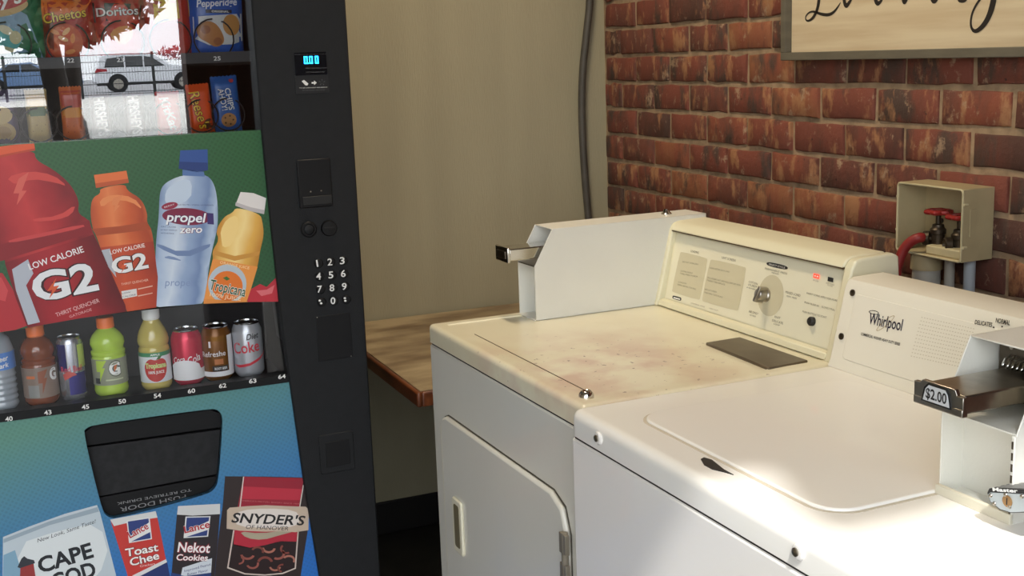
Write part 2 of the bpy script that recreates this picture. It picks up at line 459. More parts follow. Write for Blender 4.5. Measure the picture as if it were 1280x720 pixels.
# lettering is printed upside down on the lip
text_on('flap_lettering', 'PUSH DOOR', M_FAINT, FL, (232, 618), (150, 634.5), .010, VM, lift=.001)
text_on('flap_lettering', 'TO RETRIEVE DRINK', M_FAINT, FL, (239, 610.5), (146, 628), .006, VM, lift=.001)

# strip under the drinks with selection numbers
DNS = MB().prism([Vector((VX+.003, y, z)) for y, z in ((-2.07, .782), (-1.262, .782), (-1.262, .800), (-2.07, .800))], (-.03, 0, 0)).build('drink_number_strip', M_BLACK2, VM, smooth=False)
FS = PX(VX+.003)
for t, x, y in (('40', 11.5, 523.5), ('43', 60, 515.5), ('45', 107, 508.5), ('50', 153, 501.5), ('54', 197, 494.5), ('60', 239.5, 488.5), ('62', 278.5, 482), ('63', 316, 476), ('64', 352.5, 470.5)):
    dx = 4.6; sl = 52/360*dx
    text_on('selection_number', t, M_NUM, FS, (x-dx, y+2.6+sl), (x+dx, y+2.6-sl), .0094, DNS, bold=.02)
# panes
M_GLASS = glass('window_glass', .13)
M_GLASS2 = glass('drink_window_plastic', .015)
MB().box(.889, .893, -2.08, -1.27, 1.325, 1.80).build('snack_window_pane', M_GLASS, VM, smooth=False)
MB().box(.897, .899, -2.08, -1.26, .79, .985).build('drink_window_pane', M_GLASS2, VM, smooth=False)

# ---- control column details
CP = PX(.925)
def colbox(name, p, q, M, t=.003, parent=VM, bev=.0):
    A = un(*p, CP); B = un(*q, CP)
    return MB().box(.925, .925+t, min(A.y, B.y), max(A.y, B.y), min(A.z, B.z), max(A.z, B.z)).build(name, M, parent, bevel=bev)
DSP = colbox('display_panel', (367.5, 66), (409, 93), mat('display_black', (14, 15, 20), .2), .002)
d3 = PX(.927)
M_LED = mat('blue_led', (40, 190, 255), .4, emit=3.0)
def seg7(x, y, w_, h, on):
    """one seven-segment figure in the display, pixel box x,y,w,h"""
    t = 1.5; k = .06
    def q(x0, y0, x1, y1):
        decal('led_segment', [(x+x0+k*y0, y+y0), (x+x1+k*y0, y+y0), (x+x1+k*y1, y+y1), (x+x0+k*y1, y+y1)], M_LED, d3, DSP, lift=.0006)
    if 'a' in on: q(0, 0, w_, t)
    if 'd' in on: q(0, h-t, w_, h)
    if 'f' in on: q(0, .6, t, h-.6)
    if 'b' in on: q(w_-t, .6, w_, h-.6)
seg7(379.5, 70.3, 4.6, 9.6, 'abfd'); seg7(386.0, 70.1, 4.6, 9.6, 'abfd'); seg7(393.2, 69.9, 4.6, 9.6, 'abfd')
decal('led_segment', ell(385.3, 79.2, .8, .8, 0, 8), M_LED, d3, DSP, lift=.0006)
M_DIM = mat('dim_grey_print', (96, 96, 98), .6)
for a, b, h in (((368.5, 68.6), (408, 67.8), .0012), ((382, 86), (409, 85.4), .0022), ((382.5, 91), (406, 90.4), .0022)):
    text_on('display_caption', 'INSERT COINS OR BILLS TO BUY', M_DIM, d3, a, b, h, DSP, lift=.0008)
STK = colbox('instruction_sticker', (368.5, 94), (411.5, 115.5), mat('sticker_black', (20, 20, 22), .4), .0012)
d4 = PX(.9262)
decal('pictogram_card', [(377, 101.5), (380, 99.8), (385.5, 104.6), (384, 107), (381.5, 106.5)], M_NUM, d4, STK)
decal('pictogram_arrow', [(389.5, 102.6), (392.5, 102.5), (392.5, 100.6), (396, 103.4), (392.6, 106.4), (392.5, 104.5), (389.5, 104.6)], M_NUM, d4, STK)
for k in range(5):
    a_ = R(k*72-90); decal('pictogram_ray', [(402.5+1.2*math.cos(a_), 103+1.2*math.sin(a_)), (402.5+4*math.cos(a_+.12), 103+4*math.sin(a_+.12)), (402.5+4*math.cos(a_-.12), 103+4*math.sin(a_-.12))], M_DIM, d4, STK)
text_on('sticker_lettering', 'TO USE CARD INSERT AND REMOVE', M_NUM, d4, (374, 110.6), (409, 109.6), .0022, STK)
text_on('sticker_lettering', 'BEFORE MAKING SELECTION', M_DIM, d4, (378, 113.5), (406, 112.7), .0018, STK)
# bill acceptor plate
ba = colbox('bill_acceptor', (370, 200), (415.5, 257), M_BLACK2, .006, bev=.002)
A = un(377.5, 249.5, CP); B = un(414.5, 254, CP)
MB().box(.9312, .9335, A.y, B.y, B.z, A.z+.006).build('bill_slot', mat('slot_black', (8, 8, 8), .5), ba, bevel=.001)
for x, y in ((388.3, 239.5), (401.5, 238.3)):
    p = un(x, y, PX(.931)); MB().cyl(p, p+Vector((.0012, 0, 0)), .0016, n=10).build('acceptor_lamp', M_STEEL, ba)
# coin return knob and coin slot
p = un(385.5, 286.5, CP); MB().lathe([(.0175, 0), (.0175, .004), (.0150, .006), (.0120, .006), (.0110, .004), (.0, .004)], p, 26, (1, 0, 0)).build('coin_return_ring', M_BLACK2, VM)
MB().lathe([(.010, 0), (.010, .007), (.006, .009), (0, .009)], p+Vector((0, 0, 0)), 20, (1, 0, 0)).build('coin_return_button', M_BLACK, VM)
p = un(410.8, 285, CP); MB().lathe([(.0175, 0), (.0175, .005), (.0155, .008), (0, .009)], p, 26, (1, 0, 0)).build('coin_slot_dome', M_BLACK2, VM)
MB().box(.9335, .9345, p.y-.011, p.y+.011, p.z+.001, p.z+.0035).build('coin_slot', mat('slot_black', (8, 8, 8)), VM)
# keypad
grid = [['1', '2', '3'], ['4', '5', '6'], ['7', '8', '9'], ['*', '0', '#']]
for r_ in range(4):
    for c_ in range(3):
        x = 398 + c_*15.4 + r_*1.25; y = 329.2 - c_*1.7 + r_*16.1
        p = un(x, y, CP)
        k_ = MB().lathe([(.0098, 0), (.0098, .003), (.0082, .005), (0, .0055)], p, 18, (1, 0, 0)).build('key', M_BLACK2, VM)
        ch = grid[r_][c_]; P5 = PX(.9306)
        if ch in '*#':
            for dx, dy in (((-1.2, -1.8), (.6, 1.6)) if ch == '*' else ((-.6, -1.4), (.0, 1.8))):
                decal('key_figure', ell(x-1+dx, y+dy, 1.6, 1.3, 0, 10), M_NUM, P5, k_, lift=.0006)
        else:
            wpx = 2.0 if ch == '1' else 6.0
            text_on('key_figure', ch, M_NUM, P5, (x-1-wpx/2, y+4.1+.2), (x-1+wpx/2, y+4.1-.2), .0155, k_, lift=.0006, bold=.015)
# coin cover below the keypad, lower lock recess
A = un(394.5, 396, CP); B = un(441, 446, CP)
MB().box(.925, .9265, A.y, B.y, B.z, A.z).build('coin_cover_plate', M_BLACK2, VM, bevel=.001)
for x, y in ((396.4, 396.8), (438.8, 445)):
    p = un(x, y, PX(.9265)); MB().cyl(p, p+Vector((.0008, 0, 0)), .0012, n=8).build('cover_screw', M_STEEL, VM)
A = un(397.5, 544.5, CP); B = un(444, 586, CP)
P = rrect(A.y, B.y, B.z, A.z, .006)
MB().prism([Vector((.9275, y, z)) for y, z in P], (-.004, 0, 0)).build('coin_return_bezel', M_BLACK, VM, bevel=.002)
A = un(406, 553, CP); B = un(438, 579, CP)
MB().box(.9275, .9290, A.y, B.y, B.z, A.z).build('coin_return_door', M_BLACK2, VM, bevel=.002)

# ---- print on the upper panel (coordinates in crop units: px = x/3, py = 160 + y/3)
def up(*pts): return [(x/3, 160+y/3) for x, y in pts]
def arch_z(y):
    for (a, b), (c, d) in zip(arch, arch[1:]):
        if a <= y <= c: return b+(d-b)*(y-a)/(c-a)+.0003
    return .93
def prt(name, col, pts, lvl=1, sm=0, parent=gup, par_frame=None, rough=.34, plane=FP, M=None):
    Mx = M or mat('print_%d_%d_%d' % col, col, rough)
    if sm: pts = smoothpoly(pts, sm)
    P = [un(*p, plane)+plane[1]*(.0002*lvl) for p in pts]
    if parent is gup:
        for q in P: q.z = max(q.z, arch_z(q.y))
    a = Vector((0, 0, 0))
    for i in range(len(P)): a += P[i].cross(P[(i+1) % len(P)])
    if a.x < 0: P = P[::-1]
    return MB().poly(P).build(name, Mx, parent, smooth=False)
# panels are children of the machine, so print on them is given in the same coordinates
def ptext(body, col, a, b, h, lvl=5, parent=gup, bold=0, shear=0, conv=None, out=None, ow=.03):
    f = conv or (lambda x, y: (x/3, 160+y/3))
    if out: text_on('printed_lettering', body, mat('print_%d_%d_%d' % out, out, .34), FP, f(*a), f(*b), h, parent, lift=.0002*lvl-.0001, bold=bold+ow, shear=shear)
    return text_on('printed_lettering', body, mat('print_%d_%d_%d' % col, col, .34), FP, f(*a), f(*b), h, parent, lift=.0002*lvl, bold=bold, shear=shear)

def round_print(name, top, bot, hw, stops):
    """printed picture of a round bottle: tones run across the bottle's axis (photo pixels top and bot lie on it)"""
    A_ = un(*top, FP); B_ = un(*bot, FP); d = (B_-A_).normalized(); pv = Vector((0, -d.z, d.y))
    if pv.y < 0: pv = -pv
    M = bpy.data.materials.new(name); M.use_nodes = True; nt = M.node_tree; N = nt.nodes.new; L = nt.links.new
    b = nt.nodes['Principled BSDF']; b.inputs['Roughness'].default_value = .34
    tc = N('ShaderNodeTexCoord'); vs = N('ShaderNodeVectorMath'); vs.operation = 'SUBTRACT'; L(tc.outputs['Object'], vs.inputs[0]); vs.inputs[1].default_value = A_
    dt = N('ShaderNodeVectorMath'); dt.operation = 'DOT_PRODUCT'; L(vs.outputs[0], dt.inputs[0]); dt.inputs[1].default_value = pv
    nz = N('ShaderNodeTexNoise'); nz.inputs['Scale'].default_value = 22; L(tc.outputs['Object'], nz.inputs['Vector'])
    ma = N('ShaderNodeMath'); ma.operation = 'MULTIPLY_ADD'; ma.inputs[1].default_value = hw*.5; L(nz.outputs[0], ma.inputs[0]); L(dt.outputs['Value'], ma.inputs[2])
    mr = N('ShaderNodeMapRange'); mr.inputs[1].default_value = -hw*.75; mr.inputs[2].default_value = hw*1.25; L(ma.outputs[0], mr.inputs[0])
    r = N('ShaderNodeValToRGB'); e = r.color_ramp.elements
    e[0].position = stops[0][0]; e[0].color = lin(stops[0][1]); e[1].position = stops[-1][0]; e[1].color = lin(stops[-1][1])
    for p_, c_ in stops[1:-1]:
        q = e.new(p_); q.color = lin(c_)
    L(mr.outputs[0], r.inputs[0]); L(r.outputs[0], b.inputs['Base Color'])
    return M
RP_RED = round_print('red_bottle_print', (20, 190), (95, 396), .098, [(0, (120, 20, 28)), (.2, (170, 38, 44)), (.42, (196, 56, 56)), (.62, (168, 36, 42)), (.85, (128, 22, 30)), (1, (158, 40, 44))])
RP_REDL = round_print('red_label_print', (20, 190), (95, 396), .098, [(0, (110, 18, 26)), (.3, (158, 30, 40)), (.5, (168, 34, 42)), (.8, (126, 20, 28)), (1, (96, 14, 22))])
RP_ORA = round_print('orange_bottle_print', (139, 224), (172, 382), .062, [(0, (170, 66, 34)), (.22, (214, 104, 54)), (.42, (230, 132, 78)), (.65, (206, 94, 48)), (.88, (172, 68, 34)), (1, (204, 104, 60))])
RP_ORAL = round_print('orange_label_print', (139, 224), (172, 382), .062, [(0, (160, 52, 30)), (.4, (200, 82, 46)), (.7, (182, 66, 38)), (1, (142, 46, 28))])
RP_CLR = round_print('clear_bottle_print', (240, 220), (222, 380), .064, [(0, (116, 138, 176)), (.14, (168, 188, 216)), (.34, (206, 218, 234)), (.55, (150, 172, 206)), (.78, (116, 140, 182)), (.92, (176, 194, 218)), (1, (128, 150, 186))])
RP_JUI = round_print('juice_bottle_print', (312, 262), (282, 378), .050, [(0, (206, 146, 58)), (.22, (240, 200, 116)), (.42, (248, 220, 150)), (.68, (228, 176, 84)), (1, (190, 128, 46))])
# red bottle
prt('printed_splash', (176, 44, 52), up((-60, 530), (10, 545), (45, 600), (75, 655), (120, 735), (60, 760), (-60, 775)), 1)
prt('printed_splash', (202, 70, 74), up((-30, 560), (5, 560), (30, 610), (20, 650), (-20, 640)), 2)
prt('printed_red_bottle', (176, 42, 46), M=RP_RED, sm=2, lvl=2, pts=up((-25, 100), (130, 82), (132, 120), (200, 155), (265, 210), (298, 275), (290, 320), (335, 345), (345, 385), (372, 440), (470, 664), (390, 684), (300, 702), (105, 740), (60, 640), (18, 500), (5, 450), (-10, 420), (-50, 380), (-65, 300), (-60, 220), (-40, 160)))
prt('printed_red_bottle_shade', (138, 26, 34), up((-10, 440), (335, 345), (345, 392), (0, 500)), 3)
prt('printed_red_bottle_glow', (208, 72, 66), up((20, 185), (110, 160), (200, 175), (255, 220), (210, 205), (120, 190), (60, 215)), 3, 1)
prt('printed_red_bottle_glow', (214, 96, 84), up((70, 190), (108, 165), (82, 235), (100, 235), (62, 290), (72, 245), (50, 245)), 4)
prt('printed_red_bottle_glow', (206, 70, 66), up((120, 340), (220, 330), (285, 285), (270, 325), (215, 345), (130, 352)), 3, 1)
prt('printed_red_bottle_glow', (200, 66, 66), up((30, 420), (150, 395), (310, 360), (320, 372), (150, 410), (35, 432)), 4, 1)
prt('printed_red_label', (150, 28, 36), up((18, 505), (350, 400), (372, 440), (470, 664), (474, 690), (390, 712), (300, 730), (105, 760), (60, 640)), 4, M=RP_REDL)
prt('printed_silver_flash', (178, 184, 196), up((45, 530), (105, 492), (125, 545), (98, 590), (150, 728), (105, 738), (60, 610)), 5)
prt('printed_orange_cap', (222, 92, 52), up((-70, 78), (60, 62), (128, 58), (132, 82), (40, 100), (-70, 128)), 3)
prt('printed_orange_cap_shade', (188, 66, 40), up((-70, 116), (40, 94), (131, 76), (132, 84), (40, 102), (-70, 130)), 4)
ptext('LOW CALORIE', (236, 232, 232), (112, 532), (316, 464), .013, 6, bold=.015)
ptext('G2', (228, 230, 234), (132, 652), (372, 603), .0585, 7, bold=.03, out=(52, 12, 18), ow=.03)
prt('printed_bolt', (214, 92, 50), up((212, 560), (176, 612), (196, 606), (184, 640), (222, 590), (200, 594)), 9)
ptext('THIRST QUENCHER', (232, 190, 190), (212, 708), (374, 652), .0085, 6)
ptext('GATORADE', (226, 170, 170), (262, 712), (345, 684), .0055, 6)
# orange bottle
prt('printed_orange_bottle', (206, 98, 52), M=RP_ORA, sm=2, lvl=2, pts=up((372, 226), (470, 208), (476, 235), (530, 265), (553, 320), (550, 355), (568, 380), (576, 430), (592, 560), (584, 650), (470, 668), (400, 520), (370, 430), (360, 402), (348, 380), (338, 320), (345, 262), (378, 245)))
prt('printed_orange_bottle_glow', (232, 142, 86), up((372, 270), (420, 248), (500, 258), (540, 310), (490, 275), (420, 268), (380, 300)), 3, 1)
prt('printed_orange_bottle_glow', (228, 136, 84), up((425, 262), (460, 250), (440, 290), (450, 290), (425, 318), (432, 290), (418, 288)), 4)
prt('printed_orange_bottle_shade', (170, 74, 38), up((345, 378), (450, 368), (550, 352), (568, 380), (470, 392), (362, 404)), 3)
prt('printed_orange_label', (184, 70, 40), up((376, 448), (574, 425), (592, 560), (588, 690), (478, 700), (410, 535)), 3, M=RP_ORAL)
prt('printed_silver_flash', (176, 180, 190), up((380, 458), (412, 452), (428, 520), (436, 560), (405, 520)), 4)
prt('printed_orange_cap', (226, 116, 62), up((352, 176), (474, 160), (483, 204), (360, 224)), 3)
prt('printed_orange_cap_shade', (192, 86, 44), up((357, 208), (480, 190), (483, 205), (360, 225)), 4)
ptext('LOW CALORIE', (240, 232, 226), (414, 474), (544, 446), .0085, 5, bold=.01)
ptext('G2', (232, 232, 232), (424, 548), (558, 522), .033, 6, bold=.03, out=(60, 24, 16), ow=.03)
prt('printed_bolt', (214, 92, 50), up((470, 495), (450, 528), (461, 524), (454, 544), (476, 512), (464, 514)), 8)
ptext('THIRST QUENCHER', (240, 200, 176), (455, 590), (557, 573), .0048, 5)
prt('printed_white_tag', (222, 220, 218), up((455, 612), (512, 602), (514, 630), (458, 641)), 4)
ptext('LOW', (60, 50, 70), (458, 623), (490, 618), .0035, 5); ptext('CALORIE', (60, 50, 70), (460, 636), (510, 627), .0035, 5)
prt('printed_white_outline', (226, 180, 160), up((516, 602), (572, 590), (572, 594), (518, 606)), 4); prt('printed_white_outline', (226, 180, 160), up((516, 628), (572, 617), (572, 620), (518, 632)), 4)
# clear water bottle
prt('printed_clear_bottle', (150, 172, 204), M=RP_CLR, sm=2, lvl=2, pts=up((682, 176), (768, 172), (800, 200), (815, 260), (818, 360), (806, 415), (790, 480), (778, 560), (768, 680), (556, 690), (582, 560), (584, 430), (596, 330), (598, 240), (618, 205)))
prt('printed_clear_bottle_glow', (196, 212, 232), up((640, 215), (690, 190), (720, 200), (716, 270), (640, 290), (618, 280), (620, 240)), 3, 1)
prt('printed_clear_bottle_shade', (112, 134, 176), up((588, 430), (680, 470), (790, 430), (785, 450), (690, 490), (590, 448)), 4, 1)
prt('printed_clear_bottle_shade', (124, 146, 188), up((610, 485), (640, 478), (690, 500), (640, 492)), 4, 1)
prt('printed_blue_cap', (50, 82, 150), up((676, 84), (778, 80), (780, 158), (740, 166), (670, 152)), 3)
prt('printed_blue_cap_shade', (36, 60, 122), up((672, 126), (778, 130), (780, 158), (740, 166), (670, 152)), 4)
prt('printed_blue_cap_shade', (90, 120, 176), up((684, 156), (764, 164), (768, 182), (684, 178)), 4)
prt('printed_maroon_oval', (126, 34, 66), [(x/3, 160+y/3) for x, y in ell(700, 332, 92, 32, 3)], 4)
prt('printed_maroon_oval', (150, 44, 70), [(x/3, 160+y/3) for x, y in ell(636, 292, 31, 13, -12)], 4)
ptext('BERRY', (232, 224, 230), (617, 300), (655, 288), .0032, 5)
ptext('propel', (240, 242, 246), (622, 350), (772, 354), .020, 6, bold=.02, shear=.15, out=(44, 44, 100))
ptext('zero', (240, 242, 246), (672, 394), (758, 392), .0155, 6, bold=.02, shear=.15, out=(120, 40, 72))
ptext('ELECTROLYTES + VITAMINS + ANTIOXIDANTS', (70, 70, 120), (668, 290), (800, 292), .0028, 5)
ptext('ZERO CALORIE', (70, 80, 130), (602, 372), (660, 374), .0028, 5); ptext('NUTRIENT ENHANCED', (70, 80, 130), (602, 384), (664, 386), .0028, 5); ptext('WATER BEVERAGE', (70, 80, 130), (602, 396), (652, 398), .0028, 5)
prt('printed_purple_patch', (64, 50, 110), up((776, 318), (800, 320), (802, 362), (778, 360)), 5)
ptext('propel', (130, 150, 190), (618, 592), (722, 592), .016, 5, shear=.1)
# juice bottle
prt('printed_juice_bottle', (226, 176, 84), M=RP_JUI, sm=2, lvl=2, pts=up((886, 296), (976, 322), (984, 352), (990, 400), (976, 456), (966, 520), (942, 600), (925, 650), (764, 648), (780, 560), (800, 492), (795, 462), (822, 420), (808, 385), (840, 332), (872, 318)))
prt('printed_juice_glow', (246, 214, 140), up((850, 340), (890, 325), (895, 370), (870, 440), (835, 450), (830, 420), (826, 385)), 3, 1)
prt('printed_juice_shade', (206, 148, 66), up((800, 458), (880, 480), (975, 462), (968, 478), (880, 498), (798, 474)), 4)
prt('printed_juice_label', (232, 150, 70), up((798, 490), (966, 520), (942, 600), (925, 650), (764, 648), (780, 560)), 4)
prt('printed_halo', (184, 196, 206), [(x/3, 160+y/3) for x, y in ell(852, 585, 72, 74, 12)][:28], 4.5)
prt('printed_orange_fruit', (226, 118, 40), [(x/3, 160+y/3) for x, y in ell(852, 592, 58, 56, 12)], 5)
prt('printed_juice_shade', (222, 140, 62), up((764, 640), (925, 650), (932, 675), (764, 662)), 5)
prt('printed_leaf', (60, 110, 50), up((835, 562), (850, 556), (862, 566), (850, 572)), 6)
ptext('Tropicana', (238, 236, 226), (782, 604), (918, 632), .0225, 6.5, bold=.045)
ptext('Tropicana', (32, 84, 58), (783, 604), (917, 632), .0225, 7.5, bold=.012)
ptext('100% JUICE', (246, 226, 190), (786, 630), (902, 648), .0085, 7)
ptext('ORANGE JUICE', (250, 220, 170), (824, 508), (934, 530), .006, 6)
prt('printed_white_cap', (226, 222, 220), up((902, 240), (950, 244), (998, 263), (990, 322), (940, 310), (882, 290)), 3)
prt('printed_white_cap_shade', (190, 184, 186), up((884, 278), (940, 297), (992, 308), (990, 323), (940, 312), (882, 291)), 4)
prt('printed_splash', (190, 46, 60), up((938, 606), (975, 585), (1000, 596), (1036, 560), (1046, 655), (1046, 664), (926, 656)), 1)
prt('printed_splash', (218, 110, 116), up((960, 610), (1000, 606), (1030, 588), (1020, 620), (980, 630)), 2)

# ---- print on the lower panel (crop units: px = x/3.2, py = 500 + y/3.2)
lo = lambda x, y: (x/3.2, 500+y/3.2)
def lw(*pts): return [lo(*p) for p in pts]
def pl(name, col, pts, lvl=1, sm=0): return prt(name, col, lw(*pts), lvl, sm, glo)
def tl(body, col, a, b, h, lvl=5, **k): return ptext(body, col, a, b, h, lvl, glo, conv=lo, **k)
pl('printed_chip_bag', (190, 202, 210), [(12, 548), (120, 505), (260, 455), (388, 420), (400, 450), (465, 704), (520, 900), (8, 930)], 1)
pl('printed_chip_bag_fold', (152, 168, 180), [(14, 556), (200, 484), (390, 428), (396, 446), (200, 500), (14, 572)], 2)
pl('printed_chip_bag_glow', (218, 224, 226), [(60, 580), (240, 520), (400, 490), (440, 640), (300, 800), (100, 800)], 2, 1)
pl('printed_sea', (128, 166, 190), [(14, 620), (60, 600), (90, 700), (80, 900), (8, 920)], 3)
pl('printed_lighthouse', (150, 52, 52), [(82, 664), (134, 652), (150, 760), (156, 900), (70, 900)], 4)
pl('printed_lighthouse_lamp', (48, 52, 60), [(70, 668), (78, 650), (86, 634), (96, 624), (110, 634), (136, 640), (140, 652), (80, 672)], 5)
tl('New Look, Same Taste!', (60, 70, 76), (150, 570), (386, 490), .0085, 4, shear=.3)
tl('CAPE', (28, 32, 38), (160, 692), (376, 626), .034, 5, bold=.03); tl('COD', (28, 32, 38), (215, 756), (388, 700), .034, 5, bold=.03)
pl('printed_cracker_pack', (196, 58, 52), [(442, 482), (624, 447), (640, 520), (664, 640), (690, 760), (720, 900), (540, 900), (510, 700)], 2)
pl('printed_pack_top', (212, 212, 210), [(440, 478), (622, 444), (630, 470), (540, 484), (456, 504)], 3)
pl('printed_blue_corner', (36, 52, 106), [(545, 704), (668, 645), (690, 760), (720, 900), (600, 900)], 3)
pl('printed_white_band', (216, 214, 214), [(528, 702), (664, 636), (668, 648), (548, 710)], 4)
for q in ([(506, 482), (598, 468), (608, 556), (516, 572)], [(742, 466), (842, 464), (832, 546), (734, 552)]):
    pl('printed_logo_border', (220, 220, 220), q, 4)
    cx_ = sum(p[0] for p in q)/4; cy_ = sum(p[1] for p in q)/4
    pl('printed_logo_field', (44, 62, 122), [(cx_+(x-cx_)*.9, cy_+(y-cy_)*.9) for x, y in q], 5)
    a, b, c, d = q
    pl('printed_logo_stripe', (226, 224, 222), [(d[0]*.75+a[0]*.25, d[1]*.75+a[1]*.25), (b[0]*.8+c[0]*.2, b[1]*.8+c[1]*.2), (b[0]*.35+c[0]*.65, b[1]*.35+c[1]*.65), (d[0]*.98+a[0]*.02, d[1]*.98+a[1]*.02)], 6)
    tl('Lance', (176, 40, 52), (d[0]+4, d[1]-20), (b[0]-2, b[1]+44), .0165, 7, bold=.02, out=(230, 226, 222))
tl('Toast', (240, 236, 232), (503, 626), (634, 602), .018, 5, bold=.02, out=(96, 20, 30), ow=.04); tl('Chee', (240, 236, 232), (522, 664), (638, 634), .018, 5, bold=.02, out=(96, 20, 30), ow=.04)
tl('Crackers', (240, 220, 214), (560, 668), (620, 658), .005, 5)
pl('printed_cookie_pack', (42, 36, 40), [(708, 452), (880, 450), (868, 600), (858, 704), (850, 900), (676, 900), (685, 704)], 2)
pl('printed_pack_top', (206, 206, 206), [(712, 424), (880, 415), (880, 456), (770, 462), (708, 458)], 3)
tl('Nekot', (240, 236, 234), (709, 606), (838, 610), .022, 5, bold=.02, out=(150, 26, 48), ow=.045); tl('Cookies', (240, 236, 234), (704, 640), (830, 642), .014, 5, bold=.02, out=(150, 26, 48), ow=.045)
pl('printed_ribbon', (206, 212, 220), [(730, 670), (848, 632), (844, 690), (740, 704), (724, 700)], 4)
tl('Improved Peanut', (40, 60, 120), (738, 688), (844, 660), .006, 5); tl('Butter Flavor', (40, 60, 120), (750, 702), (832, 684), .006, 5)
pl('printed_blue_corner', (38, 60, 116), [(684, 690), (724, 698), (740, 704), (844, 690), (850, 900), (676, 900)], 3)
pl('printed_pretzel_bag', (48, 38, 38), [(900, 305), (1060, 306), (1216, 310), (1232, 420), (1230, 530), (1212, 640), (1200, 720), (1190, 900), (840, 900), (872, 560), (890, 430)], 2)
pl('printed_red_band', (150, 34, 52), [(974, 306), (1216, 312), (1208, 350), (1196, 430), (950, 430), (965, 350)], 3)
pl('printed_red_band', (186, 48, 66), [(968, 345), (1208, 356), (1200, 400), (962, 395)], 4)
pl('printed_white_line', (214, 204, 196), [(972, 306), (976, 306), (962, 430), (957, 430)], 5); pl('printed_white_line', (214, 204, 196), [(1211, 340), (1215, 340), (1200, 430), (1196, 430)], 5)
pl('printed_red_wave', (176, 42, 60), [(938, 520), (1190, 520), (1186, 566), (1120, 566), (1060, 580), (1000, 590), (950, 584), (934, 578)], 4, 0)
pl('printed_window', (40, 24, 26), [(934, 576), (1000, 590), (1060, 580), (1120, 564), (1182, 566), (1176, 670), (1130, 688), (1060, 694), (980, 690), (914, 668)], 4)
for q in ([(932, 520), (938, 520), (914, 668), (980, 692), (1060, 697), (1130, 690), (1178, 671), (1190, 520), (1195, 520), (1183, 674), (1132, 695), (1060, 702), (978, 697), (908, 672)],):
    pl('printed_white_line', (206, 190, 180), q, 6)
pl('printed_wheat', (170, 160, 138), [(956, 524), (1040, 534), (1140, 520), (1180, 524), (1120, 540), (1050, 560), (985, 552)], 5, 1)
for k, (x, y, r0_, a0, a1) in enumerate(((990, 615, 30, 20, 170), (1030, 605, 26, -160, 20), (1075, 590, 28, 10, 180), (1110, 615, 30, -40, 120), (1145, 595, 26, 60, 230), (1155, 640, 26, -150, 30), (1010, 655, 26, -20, 160), (1060, 650, 32, -170, -10), (1100, 665, 24, 10, 170), (955, 640, 22, -60, 90), (1130, 672, 22, 100, 280))):
    A_ = [R(a0+(a1-a0)*i/10) for i in range(11)]
    ring = [(x+r0_*math.cos(t), y+r0_*.8*math.sin(t)) for t in A_] + [(x+r0_*.68*math.cos(t), y+r0_*.5*math.sin(t)) for t in A_[::-1]]
    pl('printed_pretzel', ((150, 84, 74), (128, 66, 58), (176, 112, 96))[k % 3], ring, 5)
pl('printed_name_plate', (198, 178, 158), [(908, 440), (918, 430), (985, 424), (1065, 420), (1150, 424), (1222, 426), (1235, 438), (1233, 520), (1180, 528), (1130, 524), (1060, 526), (960, 522), (906, 514)], 6)
pl('printed_name_plate_glow', (224, 214, 206), [(960, 440), (1070, 432), (1180, 440), (1200, 470), (1190, 505), (1070, 512), (950, 505), (935, 470)], 7, 1)
tl("SNYDER'S", (30, 28, 30), (924, 488), (1216, 500), .0225, 8, bold=.022, shear=.12)
tl('OF HANOVER', (50, 50, 62), (982, 514), (1152, 521), .0095, 8, shear=.08)
tl("AMERICA'S PRETZEL BAKERY SINCE 1909", (196, 110, 110), (962, 404), (1196, 418), .0032, 6)

# ---- snack window: shelf, number strip, coils
MB().box(.55, .872, -2.08, -1.27, 1.472, 1.482).build('snack_tray', M_BLACK3, VM, smooth=False)
SNS = MB().box(.872, .876, -2.08, -1.272, 1.478, 1.500).build('snack_number_strip', mat('strip_grey', (52, 52, 54), .4), VM, smooth=False)
FN = PX(.876)
for t, x, y in (('21', 24, 76.6), ('22', 88.5, 75.6), ('23', 150.5, 74.8), ('24', 213, 73.8), ('25', 271.5, 73)):
    text_on('selection_number', t, M_NUM, FN, (x-4.4, y+2.6), (x+4.4, y+2.4), .0085, SNS, bold=.02)
MB().box(.55, .868, -2.08, -1.27, 1.325, 1.331).build('snack_tray', M_BLACK3, VM, smooth=False)
M_WIRE = mat('coil_wire', (40, 36, 34), .35, .6)
def coil(y, z, r, x0=.60, x1=.868, turns=4):
    P = []
    n_ = turns*22
    for i in range(n_+1):
        t = i/22; a_ = 2*math.pi*t+math.pi/2
        P.append((x1-(x1-x0)*i/n_ if i > 20 else x1-.002, y+r*math.cos(a_), z+r*math.sin(a_)))
    MB().tube(P, .0017, 5).build('spiral_coil', M_WIRE, VM)

